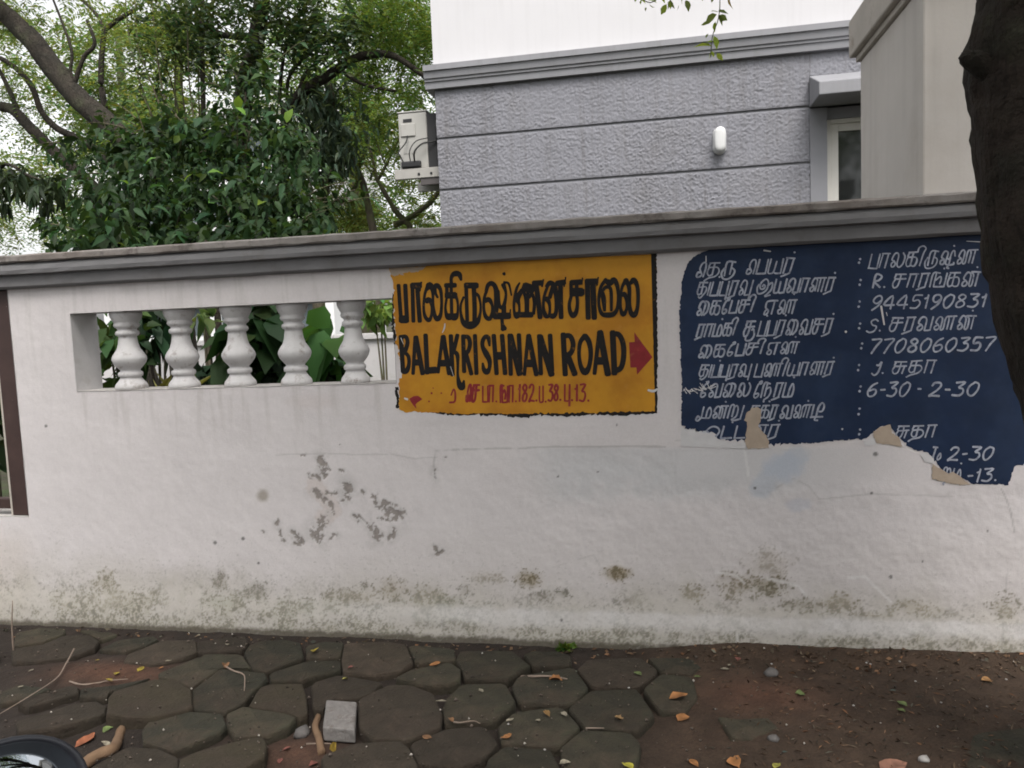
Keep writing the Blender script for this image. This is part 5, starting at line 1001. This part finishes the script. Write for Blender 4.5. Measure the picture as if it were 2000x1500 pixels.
# ================================================================ THE STREET TREE (trunk at the right edge, crown over the footpath)
ys_ = -1.0; b = at(2075, 1150, ys_); LS = (b[0]+.12, ys_, 0)
stt = tree('street_tree', 'dark rough trunked street tree leaning over the footpath beside the blue notice', LS)
edge = [(2140, 1250), (2090, 1050), (2045, 900), (2000, 790), (1965, 650), (1937, 520), (1920, 430), (1908, 300), (1900, 190), (1893, 120), (1905, 40), (1918, -60), (1935, -220), (1945, -420)]
E3 = np.array([at(x, y, ys_) for x, y in edge]); R3 = np.interp(np.arange(len(edge)), [0, 3, 6, 9, 13], [.24, .19, .175, .185, .15]); CEN = E3+np.c_[R3*1.02, 0*R3, 0*R3]
CEN = np.vstack([[CEN[0][0]+.05, ys_, -.1], CEN]); R3 = np.r_[.27, R3]
Q = catmull(np.c_[CEN, R3], 5); V, F = tube_arrays(Q[:, :3], Q[:, 3], 36, .05)
th = np.tile(np.linspace(0, 2*np.pi, 36, endpoint=False), len(Q))
ctr = np.repeat(Q[:, :3], 36, 0); dv = V[:-2]-ctr; nn = fbm(th*2+0*th, V[:-2, 2], 7, 4, 51)-.5; n2_ = fbm(th*6, V[:-2, 2]*1.3, 9, 3, 52)-.5
V[:-2] = ctr+dv*(1+.13*nn+.09*n2_)[:, None]
me = bpy.data.meshes.new('trunk'); me.from_pydata((V-np.array(LS)).tolist(), [], [tuple(dict.fromkeys(q)) for q in F.tolist()]); me.update()
for pl_ in me.polygons: pl_.use_smooth = True
link('trunk', me, stt, M_barkd)
top = Q[-1, :3]; k0 = at(1894, 115, ys_-.04)
tubes('knot', [(catmull(np.array([k0+[.06, 0, -.03], k0+[.0, 0, .0], k0+[-.008, -.01, .012]]), 5)-np.array(LS), np.linspace(.035, .012, 11), 10, .2)], M_barkd, stt)
BR_ = []
for (dx, dy, dz) in ((-2.2, -.6, 1.5), (-1.2, -2.0, 1.6), (.9, -1.2, 1.7), (1.4, .5, 1.4), (-1.4, .25, 1.9), (-3.4, -1.6, 1.9), (.2, -3, 1.8)):
    P = catmull(np.array([top-[0, 0, .3], top+np.array([dx*.3, dy*.3, dz*.45]), top+np.array([dx*.7, dy*.7, dz*.8]), top+np.array([dx, dy, dz])]), 5); BR_.append(P)
    tubes('limb', [(P-np.array(LS), np.linspace(.10, .03, len(P)), 9, .12)], M_barkd, stt)
CL = []
for P in BR_:
    for q in P[4:]: CL.append(ball(q, (1.0, .9, .5), 26, .1))
P = np.vstack(CL+[ball(top+np.array([-1.2, -1.2, 1.9]), (3.6, 3.2, .8), 900, .05)]); P = np.repeat(P, 6, 0)+rng.normal(0, .11, (len(P)*6, 3)); P = P[P[:, 2] > 3.15]
u_, v_ = proj(P); dep = (P-CAM)@_f; P = P[~((dep > .1) & (u_ > -120) & (u_ < 2120) & (v_ > -70) & (v_ < 1600))]
crown('crown', leaves(P, rdir(len(P), .5), .075, .6, (.075, .12, .03), .3, LEAF4, F4, .2, .1), M_leaf, stt, LS)
# hanging twig in front of the white upper wall
yt = -.55
def twig(pts, r=.0016): return (catmull(np.array([at(x, y, yt) for x, y in pts]), 5)-np.array(LS), r, 5, 0)
tubes('twig', [twig([(1398, -140), (1404, -40), (1406, 10), (1402, 40), (1394, 62), (1390, 80), (1388, 112)])], nmat('green_twig', (.09, .11, .03), .7, .1), stt)
tubes('twig', [twig([(1420, -160), (1330, -60), (1300, -20), (1270, 5), (1240, -15)])], M_bark2, stt)
tubes('twig', [twig([(1330, -60), (1318, -20), (1308, 5)]), ], M_bark2, stt); tubes('twig', [twig([(1420, -160), (1425, -60), (1428, -5)])], M_bark2, stt)
M_tleaf = leafmat('twig_leaf', .6, .6)
HL = [(1402, 24, 1388, 20, .1), (1402, 22, 1424, 25, .1), (1400, 28, 1373, 48, .1), (1402, 30, 1413, 50, .1), (1404, 30, 1422, 40, .1), (1398, 42, 1394, 64, .6), (1380, 42, 1370, 50, .1), (1394, 70, 1402, 96, .8), (1391, 82, 1376, 82, .5), (1390, 90, 1354, 88, .7), (1388, 100, 1396, 112, .6), (1388, 104, 1384, 116, .6), (1400, 104, 1412, 118, .6), (1383, 66, 1378, 74, .4),
      (1302, 8, 1290, 30, .6), (1308, 0, 1310, 18, .5), (1304, 4, 1306, 20, .3), (1312, 2, 1316, 19, .2), (1325, 10, 1323, 22, .1), (1334, -5, 1330, 8, .5), (1340, 0, 1346, 22, .1), (1265, 0, 1285, 4, .7), (1250, -5, 1262, 6, .6), (1268, 8, 1278, 16, .3), (1262, 14, 1260, 22, .1), (1242, -4, 1240, 4, .3), (1275, -4, 1282, 4, .7), (1392, -6, 1390, 6, .1), (1372, -6, 1372, 2, .1), (1290, -8, 1300, 6, .6), (1255, -4, 1250, 8, .6)]
for (x0, y0_, x1, y1_, br) in HL:
    a, b2 = at(x0, y0_, yt), at(x1, y1_, yt+rng.normal(0, .008)); Ln = np.linalg.norm(b2-a); col = np.array([.12, .16, .07])*(1-br)+np.array([.32, .46, .08])*br
    V, F, C = leaves(a[None], (b2-a)[None], 1.0, .62, col, .08, LEAF7, F7, .0, .03); V = a+(V-a)*(Ln/np.linalg.norm(V[3]-a)); o = link('leaf', np_mesh('leaf', V-np.array(LS), F, C), stt, M_tleaf)
a = at(1424, -6, yt); V, F, C = leaves(a[None], (at(1428, 15, yt)-a)[None], .05, .7, (.42, .2, .03), .02, LEAF7, F7); link('leaf', np_mesh('leaf', V-np.array(LS), F, C), stt, M_leaf)
# ================================================================ ACROSS THE STREET (behind the photographer): unseen wall and trees added to block low sky light from this side
M_acw = nmat('added_opposite_wall', (.45, .43, .40), .85, .1, 2)
aw = tag(empty('added_opposite_wall', (0, -10.2, 0)), 'unseen plain beige wall added across the street to cut the sky light', 'wall'); box('wall_face', (-16, 16, -.2, 0, -.1, 1.9), M_acw, aw); box('coping', (-16.05, 16.05, -.26, .06, 1.901, 2.0), M_acw, aw)
proto = None
for k, (x, y) in enumerate(((-9.0, -9.3), (-3.6, -9.5), (2.2, -9.2), (8.0, -9.4))):
    if proto is None:
        proto = tag(empty('added_avenue_tree', (x, y, 0)), 'unseen leafy tree added across the street to cut the sky light', 'tree', 'unseen trees added across the street for shade')
        tubes('trunk', [(catmull(np.array([[0, 0, -.15], [.1, .05, 1.5], [0, .1, 3.0], [.15, 0, 5.0]]), 5), np.linspace(.22, .11, 16), 10, .15)], M_bark, proto)
        for a in range(6): tubes('limb', [(catmull(np.array([[.05, .05, 2.9+.2*a], [math.cos(a)*.9, math.sin(a)*.9, 4.0+.2*a], [math.cos(a)*2, math.sin(a)*2, 5.2+.2*a]]), 4), np.linspace(.08, .03, 9), 7, .1)], M_bark, proto)
        CL = np.vstack([ball((math.cos(a)*1.7, math.sin(a)*1.7, 4.6+.5*(a % 3)), (1.5, 1.5, 1.1), 420, .15) for a in range(7)]+[ball((0, 0, 6.6), (1.8, 1.8, 1.2), 700, .15)])
        P = np.repeat(CL, 3, 0)+rng.normal(0, .13, (len(CL)*3, 3)); V, F, C = leaves(P, rdir(len(P), .4), .17, .6, (.06, .105, .028), .3, LEAF4, F4, .2, .1); link('crown', np_mesh('crown', V, F, C), proto, M_leaf)
    else:
        c = copy_tree(proto); c.location = (x, y, 0); c.rotation_euler.z = 1.7*k; s = rng.uniform(.9, 1.12); c.scale = (s, s, s)
# ================================================================ LITTER ON THE GROUND
M_fall = nmat('fallen_leaf', (.2, .1, .03), .8, .15, 40, attr=True)
_o = [(0, 0), (.08, .10), (.22, .25), (.42, .33), (.62, .30), (.80, .18), (.92, .08), (1.02, .0)]
_up = [(x, y) for x, y in _o]; _dn = [(x, -y) for x, y in _o[1:-1]]
FTN = 8+6+6                                              # upper rim, lower rim, midrib
FT = np.array([(x, y, .0) for x, y in _up]+[(x, y, .0) for x, y in _dn]+[(x, 0, 0) for x, _ in _o[1:-1]])
FF_ = []
for k in range(7):
    a0, a1 = k, k+1; m0 = 0 if k == 0 else 14+k-1; m1 = 7 if k == 6 else 14+k; l0 = 0 if k == 0 else 8+k-1; l1 = 7 if k == 6 else 8+k
    for q in ((m0, m1, a1), (m0, a1, a0), (m0, l1, m1), (m0, l0, l1)):
        if len(set(q)) == 3: FF_.append(q)
FF_ = np.array(FF_)
def zground(x, y):  # top of the paving or soil at a spot
    best = float(soil_h(np.array([x]), np.array([y]))[0])
    for o in pavement.children:
        b = o.location; dx, dy = x-(b.x-1.0), y-(b.y-.6)
        if dx*dx+dy*dy < .03 and dx*dx+dy*dy < max(v.co.x**2+v.co.y**2 for v in list(o.data.vertices)[:4])*.9: best = max(best, b.z+.004)
    return best
LM = [((665, 1400), 'beside the small concrete block'), ((1102, 1262), 'near the weed tuft at the wall foot'), ((1060, 1322), 'near the straight pale twig'), ((470, 1325), 'near the hooked brown twig'), ((200, 1310), 'by the red soil patch near the gate'), ((1450, 1320), 'on the red soil below the notice'), ((60, 1450), 'by the scooter mirror'), ((215, 1460), 'beside the bent root'), ((1460, 1420), 'near the half buried paver'), ((780, 1390), 'on the big raised paver beside the block'), ((560, 1470), 'in the soil gap before the tilted paver'), ((1000, 1410), 'on the paver with the pale sandy patch'), ((1180, 1390), 'on the paver at the soil edge'), ((1300, 1360), 'on the last paver before the soil'), ((1800, 1360), 'on bare soil below the notice'), ((620, 1270), 'on the pavers along the wall foot'), ((880, 1290), 'on the pavers below the yellow sign'), ((1240, 1480), 'on the paver nearest the road')]
def near_what(px, py): return min(LM, key=lambda q: (q[0][0]-px)**2+4*(q[0][1]-py)**2)[1]
def fallen(px, py, size, col, label, group=None, curl=1.0, asp=1.0, ang=None):
    p = gr(px, py, 0.0); z = zground(p[0], p[1])+.004; p = gr(px, py, z)
    T = FT.copy(); T[:, 1] *= asp*rng.uniform(.8, 1.25); T[:, :2] += rng.normal(0, .02, (FTN, 2)); q = curl*rng.uniform(.15, .7); T[:, 2] = q*(.9*np.abs(T[:, 1])+.35*(T[:, 0]-.5)**2+rng.normal(0, .03, FTN)); T[:, 1] += .12*np.sin(T[:, 0]*3)*rng.normal(0, 1); T[:, 0] -= .5
    C = np.repeat(np.array(col)[None], FTN, 0)*rng.uniform(.6, 1.3, (FTN, 1)); C[14:] *= .75
    size *= .72
    if group:
        label = label.split('|')[0]+' '+near_what(px, py)
    o = link('fallen_leaf', np_mesh('fallen_leaf', T*size, FF_, C), None, M_fall)
    o.location = (p[0], p[1], z); o.rotation_euler = (rng.normal(0, .12), rng.normal(0, .12), rng.uniform(0, 6.28) if ang is None else ang); return tag(o, label, 'leaf', group)
YE, OR, BRN, GRN, PNK, PAL = (.30, .23, .035), (.30, .135, .05), (.19, .10, .05), (.13, .17, .06), (.20, .075, .06), (.27, .24, .18)
S_ = .048
for (x, y, s, c) in ((612, 1272, .06, YE), (228, 1316, .045, YE), (275, 1307, .05, YE), (213, 1329, .05, YE), (1226, 1496, .06, (.42, .38, .05)), (1518, 1496, .05, (.30, .28, .06)), (674, 1327, .04, (.36, .33, .10)), (190, 1289, .035, YE)): fallen(x, y, s, c, 'small yellow fallen leaf', 'yellow fallen leaves on the paving')
for (x, y, s, c) in ((850, 1297, .065, OR), (1085, 1330, .07, OR), (955, 1410, .05, BRN), (989, 1437, .055, OR), (880, 1408, .045, BRN), (1070, 1395, .045, (.22, .13, .05)), (1325, 1362, .10, OR), (1330, 1402, .07, OR), (1216, 1404, .065, (.24, .15, .07)), (1438, 1490, .075, OR), (1355, 1491, .06, OR), (314, 1305, .035, OR), (1124, 1287, .04, (.34, .12, .07)), (834, 1440, .05, BRN), (440, 1302, .05, BRN), (1927, 1330, .07, (.28, .15, .06))): fallen(x, y, s, c, 'curled brown fallen leaf', 'brown fallen leaves on the ground', 1.8)
for (x, y, s) in ((685, 1304, .035), (1140, 1290, .035), (1442, 1288, .04), (560, 1462, .04), (548, 1486, .04), (442, 1427, .03), (612, 1494, .05), (834, 1436, .03)): fallen(x, y, s, PNK, 'tiny reddish fallen petal', 'reddish petals on the ground', 1.5)
for (x, y, s) in ((1563, 1356, .05), (1762, 1375, .05), (1760, 1388, .045), (1245, 1316, .05), (1362, 1322, .035), (212, 1427, .06)): fallen(x, y, s, GRN, 'small green fallen leaf', 'green fallen leaves on the ground', 1.0)
for (x, y, s) in ((1416, 1306, .05), (1100, 1395, .06), (131, 1463, .07), (205, 1455, .06), (940, 1349, .04), (996, 1407, .045), (862, 1370, .06), (388, 1240, .03), (900, 1270, .035), (1425, 1299, .035), (329, 1291, .04), (60, 1309, .035), (40, 1341, .03), (445, 1259, .04), (1050, 1408, .03), (1103, 1491, .05)): fallen(x, y, s, PAL, 'pale dry leaf scrap', 'pale leaf scraps on the paving', 1.0, .8)
fallen(166, 1446, .11, (.28, .10, .05), 'large red brown fallen leaf in the gap by the scooter mirror', None, 1.4); fallen(1745, 1498, .13, (.26, .13, .09), 'large pinkish brown fallen leaf on the soil below the blue notice', None, .8)
# bits of grit: far too many to count
n = 1500; gxs = rng.uniform(-3.3, 1.6, n); gys = rng.uniform(-1.3, -.02, n); gzs = soil_h(gxs, gys)+.004; r_ = rng.uniform(.0018, .006, n)*np.where(rng.random(n) < .06, 1.8, 1)
T = np.array([[1, 0, 0], [-.5, .87, 0], [-.5, -.87, 0], [0, 0, .9], [0, 0, -.9]]); TF = np.array([[0, 1, 3], [1, 2, 3], [2, 0, 3], [1, 0, 4], [2, 1, 4], [0, 2, 4]])
near = np.array([min(1, 1) for _ in range(n)]); top_ = np.array([zground(a, b) for a, b in zip(gxs, gys)]) ; gzs = np.maximum(gzs, top_+.003)
Vg = (np.stack([gxs, gys, gzs], -1)[:, None]+T[None]*(r_[:, None, None]*rng.uniform(.6, 1.3, (n, 5, 1)))).reshape(-1, 3); Fg = (TF[None]+(np.arange(n)*5)[:, None, None]).reshape(-1, 3)
gc = np.where(rng.random((n, 1)) < .07, np.array([[.42, .38, .34]]), np.array([[.07, .055, .045]])*rng.uniform(.5, 1.8, (n, 1)))
o = link('grit', np_mesh('grit', Vg, Fg, np.repeat(gc, 5, 0)), None, M_fall); tag(o, 'loose grit and crumbs scattered over the soil and pavers', 'grit', kind='stuff')
# dead leaf crumbs along the foot of the wall
n = 420; px_ = rng.uniform(0, 2000, n); P = np.array([gr(a, 1222+a*.0375+abs(rng.normal(0, 16)), .0) for a in px_]); P = P[P[:, 1] < -.012]; P[:, 2] = soil_h(P[:, 0], P[:, 1])+.006
V, F, C = leaves(P, rdir(len(P))*np.array([1, 1, .25]), .022, .6, (.10, .065, .04), .5); o = link('leaf_crumbs', np_mesh('leaf_crumbs', V, F, C), None, M_fall); tag(o, 'dry leaf crumbs gathered along the foot of the white wall', 'litter', kind='stuff')
n = 1600; P = np.stack([rng.uniform(.05, 1.7, n), -np.abs(rng.uniform(.01, 1.2, n)), np.zeros(n)], -1); P = P[rng.random(n) < sstep(.05, .5, P[:, 0])]; P[:, 2] = soil_h(P[:, 0], P[:, 1])+.004
V, F, C = leaves(P, rdir(len(P))*np.array([1, 1, .15]), .026, .22, (.085, .055, .035), .6); o = link('soil_litter', np_mesh('soil_litter', V, F, C), None, M_fall); tag(o, 'fine brown leaf and twig litter trodden into the bare soil', 'litter', kind='stuff')
# twigs, roots, block
M_twig = nmat('dry_twig', (.26, .20, .16), .9, .2, 30); M_root = nmat('root_bark', (.20, .125, .075), .9, .25, 20, .5, 60, .004)
def ground_tube(name, pts, r, mat, label, cat, lift=.004, group=None, taper=.4):
    P = []
    for q in pts:
        p = gr(q[0], q[1], 0); z = zground(p[0], p[1])+lift+(q[2] if len(q) > 2 else 0); p = gr(q[0], q[1], z); P.append(p)
    P = np.array(P); Q = catmull(P, 5); o = tubes(name, [(Q-P[0], np.linspace(r, r*taper, len(Q)), 7, .15)], mat); o.location = P[0]; return tag(o, label, cat, group)
ground_tube('dry_twig', [(1012, 1322), (1040, 1321), (1075, 1321), (1108, 1326)], .006, M_twig, 'pale straight dry twig lying across a hexagonal paver below the yellow sign', 'twig')
ground_tube('dry_twig', [(438, 1300), (456, 1310), (476, 1318), (478, 1335), (477, 1349)], .004, M_twig, 'bent brown dry twig hooked over a paver', 'twig'); ground_tube('dry_twig', [(136, 1331), (160, 1337), (190, 1334), (215, 1329), (250, 1326)], .004, M_twig, 'thin curved pale twig on the red soil patch', 'twig')
ground_tube('dry_twig', [(145, 1267, .02), (128, 1298, .02), (110, 1325, .01), (60, 1358, .01), (0, 1394, .01)], .0035, M_twig, 'long thin dry stem lying across the pavers towards the mirror', 'twig'); ground_tube('dry_twig', [(886, 1410), (900, 1411), (925, 1408), (938, 1413)], .003, M_twig, 'short reddish twig lying in the joint between two pavers', 'twig')
ground_tube('dry_twig', [(598, 1453), (630, 1452), (655, 1453)], .003, M_twig, 'small pale twig in the soil in front of the concrete block', 'twig'); ground_tube('dry_twig', [(1144, 1422), (1180, 1422)], .003, M_twig, 'tiny pale stick in the joint below the large paver', 'twig')
a = at(29, 1180, -.05); st_ = tubes('dry_weed', [(catmull(np.array([[0, 0, -.02], [.004, 0, .10], [.012, .01, .22]]), 4), np.linspace(.004, .002, 9), 6, 0)], M_twig); q = gr(26, 1268, 0); st_.location = (q[0], q[1], 0); tag(st_, 'thin dry stem standing upright before the foot of the wall', 'stem')
ground_tube('tree_root', [(155, 1500), (190, 1475), (220, 1463), (230, 1445), (238, 1424)], .020, M_root, 'light brown bent root in the gap between pavers by the mirror', 'root', .0, None, .8); ground_tube('tree_root', [(628, 1470), (622, 1440), (616, 1420), (622, 1398)], .014, M_root, 'short thick root beside the small concrete block', 'root', .006, None, .8)
M_blk2 = nmat('concrete_block', (.22, .205, .195), .85, .25, 30, .9, 50, .010, grime=(.12, .095, .08), gscale=20, glo=.52, ghi=.7)
c0, c1, c2, c3 = gr(637, 1366, .012), gr(697, 1370, .012), gr(693, 1424, .024), gr(630, 1420, .024)
V = [np.array(c) for c in (c3, c2, c1, c0)]; B0 = [np.array([v[0], v[1], -.028]) for v in V]; cc = np.mean(V, 0); me = pyd('concrete_block', [v-cc for v in B0+V], [(3, 2, 1, 0), (4, 5, 6, 7), (0, 1, 5, 4), (1, 2, 6, 5), (2, 3, 7, 6), (3, 0, 4, 7)])
o = link('concrete_block', me, None, M_blk2); o.location = cc; bevel(o, .007, 3); tag(o, 'small pale square concrete block set in the gap among the pavers', 'block')
p = gr(650, 1432, .05); fl = fallen(650, 1436, .075, (.30, .20, .03), 'yellow fallen leaf stuck on the front of the concrete block', None, 1.0); fl.location = (p[0], p[1]-.010, .012); fl.rotation_euler = (1.2, .1, 1.6)
M_st = nmat('grey_pebble', (.13, .12, .115), .9, .2, 30, .4, 60, .004)
def pebble(px, py, r, col, label, mat=None, group=None):
    p = gr(px, py, 0); z = zground(p[0], p[1]); k = rng.normal(0, .12, 26); pr = []
    V = []; F = []
    for i in range(5):
        for j in range(8): a_, b_ = -math.pi/2+math.pi*(i+.5)/5, 2*math.pi*j/8; q = r*(1+k[(i*3+j*2) % 26]); V.append((q*math.cos(a_)*math.cos(b_), q*math.cos(a_)*math.sin(b_), .6*q*math.sin(a_)))
    for i in range(4):
        for j in range(8): F.append((i*8+j, i*8+(j+1) % 8, (i+1)*8+(j+1) % 8, (i+1)*8+j))
    F += [tuple(range(8))[::-1], tuple(range(32, 40))]; o = link('pebble', pyd('pebble', V, F, True), None, mat or M_st); o.location = (p[0], p[1], z+.3*r); return tag(o, label, 'pebble', group)
pebble(1506, 1320, .026, 0, 'round grey pebble on the red soil below the blue notice'); M_wp = nmat('white_pebble', (.42, .40, .38), .8, .1)
pebble(1804, 1488, .016, 0, 'small white pebble on the soil beside the pinkish leaf', M_wp); pebble(590, 1418, .030, 0, 'grey stone chip wedged beside the concrete block'); pebble(1510, 1450, .018, 0, 'dull stone on the soil near the half buried paver')
for (x, y) in ((1228, 1347), (1507, 1302), (1692, 1302), (1700, 1304), (1757, 1302), (1788, 1335), (1838, 1376), (1928, 1381), (1965, 1331), (1667, 1383), (1398, 1384), (993, 1417), (942, 1279), (1064, 1467)): pebble(x, y, .0042, 0, 'tiny white pebble scattered on the soil and pavers', M_wp, 'tiny white pebbles')
# green tuft at the foot of the wall
c = gr(1102, 1264, 0); n = 60; P = np.repeat(np.array([[c[0], -.03, -.005]]), n, 0)+rng.normal(0, .02, (n, 3))*np.array([1, .4, .2]); V, F, C = leaves(P, rdir(n)+np.array([0, -.3, .9]), .03, .5, (.10, .16, .03), .3); o = link('weed_tuft', np_mesh('weed_tuft', V-P[0], F, C), None, M_leaf); o.location = P[0]; tag(o, 'tiny green weed tuft growing at the foot of the wall', 'weed')
# ================================================================ THE SCOOTER the photographer sits on (only the mirror's rim shows)
M_blackp = nmat('scooter_black_plastic', (.016, .017, .022), .4, .1, 20, spec=.5); M_body = nmat('scooter_blue_body', (.03, .06, .15), .3, .03, 5, spec=.6); M_rub = nmat('tyre_rubber', (.02, .02, .02), .9, .15, 30, .3, 80, .003); M_chr = nmat('chrome', (.6, .6, .6), .2, .02, 5, metal=1.0); M_seat = nmat('seat_vinyl', (.02, .02, .02), .6, .1, 20)
M_mir = bpy.data.materials.new('mirror_glass'); M_mir.use_nodes = True; _b = M_mir.node_tree.nodes['Principled BSDF']; _b.inputs['Base Color'].default_value = (.62, .68, .74, 1); _b.inputs['Metallic'].default_value = 1.0; _b.inputs['Roughness'].default_value = .03
mc = CAM+ray(-2, 1592)*.66; sx, sy = -.52, mc[1]-.34
sco = tag(empty('scooter', (-.35, sy, -.10)), 'parked scooter whose round black mirror pokes into view over the pavers', 'scooter'); SO = np.array([-.35, sy, -.10])
mir = empty('mirror', tuple(mc-SO)); mir.parent = sco
nrm = Vector((CAM-mc)/np.linalg.norm(CAM-mc))*.62+Vector((.75, -.12, .12)); nrm.normalize(); mir.rotation_euler = nrm.to_track_quat('Z', 'Y').to_euler()
def disc(name, prof, mat, ex): 
    o = lathe(name, prof, mat, mir, 40); o.scale = (ex, 1, 1) if False else (1, ex, 1); return o
RA_ = .073
disc('housing', [(.010, -.034), (.040, -.030), (RA_, -.012), (RA_+.002, -.002), (RA_+.002, .003), (RA_-.001, .0045), (RA_-.005, .003), (RA_-.0055, .001)], M_blackp, .80); disc('glass', [(RA_-.005, .0005), (RA_-.005, .0018), (.02, .0028)], M_mir, .80)
hx, hz = mc[0]+.0, .98
stem = catmull(np.array([mc+np.array([-.03, .0, -.02]), mc+np.array([-.05, -.02, -.10]), [mc[0]-.02, mc[1]-.13, hz+.02]]), 6); tubes('mirror_stem', [(stem-SO, .006, 8, 0)], M_blackp, sco)
hb = catmull(np.array([[mc[0]+.16, sy+.36, hz-.02], [mc[0]+.06, sy+.27, hz], [mc[0]-.06, sy+.12, hz+.01], [mc[0]-.08, sy, hz+.01], [mc[0]-.06, sy-.12, hz+.01], [mc[0]+.06, sy-.27, hz], [mc[0]+.16, sy-.36, hz-.02]]), 5); tubes('handlebar', [(hb-SO, .012, 9, 0)], M_chr, sco)
for s in (1, -1): P = np.array([[mc[0]+.165, sy+s*.365, hz-.022], [mc[0]+.07, sy+s*.28, hz-.003]]); tubes('grip', [(catmull(P, 4)-SO, .018, 10, 0)], M_rub, sco)
def sb(n, b, m, bev): return box(n, (b[0]-SO[0], b[1]-SO[0], b[2]-SO[1], b[3]-SO[1], b[4]-SO[2], b[5]-SO[2]), m, sco, bev)
xh = mc[0]-.09
sb('headlamp_cowl', (xh-.12, xh+.06, sy-.12, sy+.12, .84, 1.0), M_body, .04); sb('apron', (xh-.06, xh+.03, sy-.2, sy+.2, .22, .80), M_body, .03); sb('footboard', (xh+.03, xh+.48, sy-.17, sy+.17, .19, .25), M_blackp, .02); sb('body', (xh+.44, xh+1.10, sy-.15, sy+.15, .24, .60), M_body, .06); sb('seat', (xh+.40, xh+1.08, sy-.14, sy+.14, .62, .71), M_seat, .035); tubes('fork', [(np.array([[xh, sy, .84], [xh-.10, sy, .5], [xh-.20, sy, .13]])-SO, .025, 9, 0)], M_chr, sco)
for xw in (xh-.20, xh+.90):
    wh = empty('wheel', (xw-SO[0], 0, .12-SO[2])); wh.parent = sco; wh.rotation_euler = (math.pi/2, 0, 0); lathe('tyre', [(.14, -.045), (.19, -.045), (.215, -.025), (.22, 0), (.215, .025), (.19, .045), (.14, .045)], M_rub, wh, 28); lathe('rim', [(.02, -.03), (.135, -.035), (.139, 0), (.135, .035), (.02, .03)], M_chr, wh, 24)
sc.cycles.filter_width = 1.8
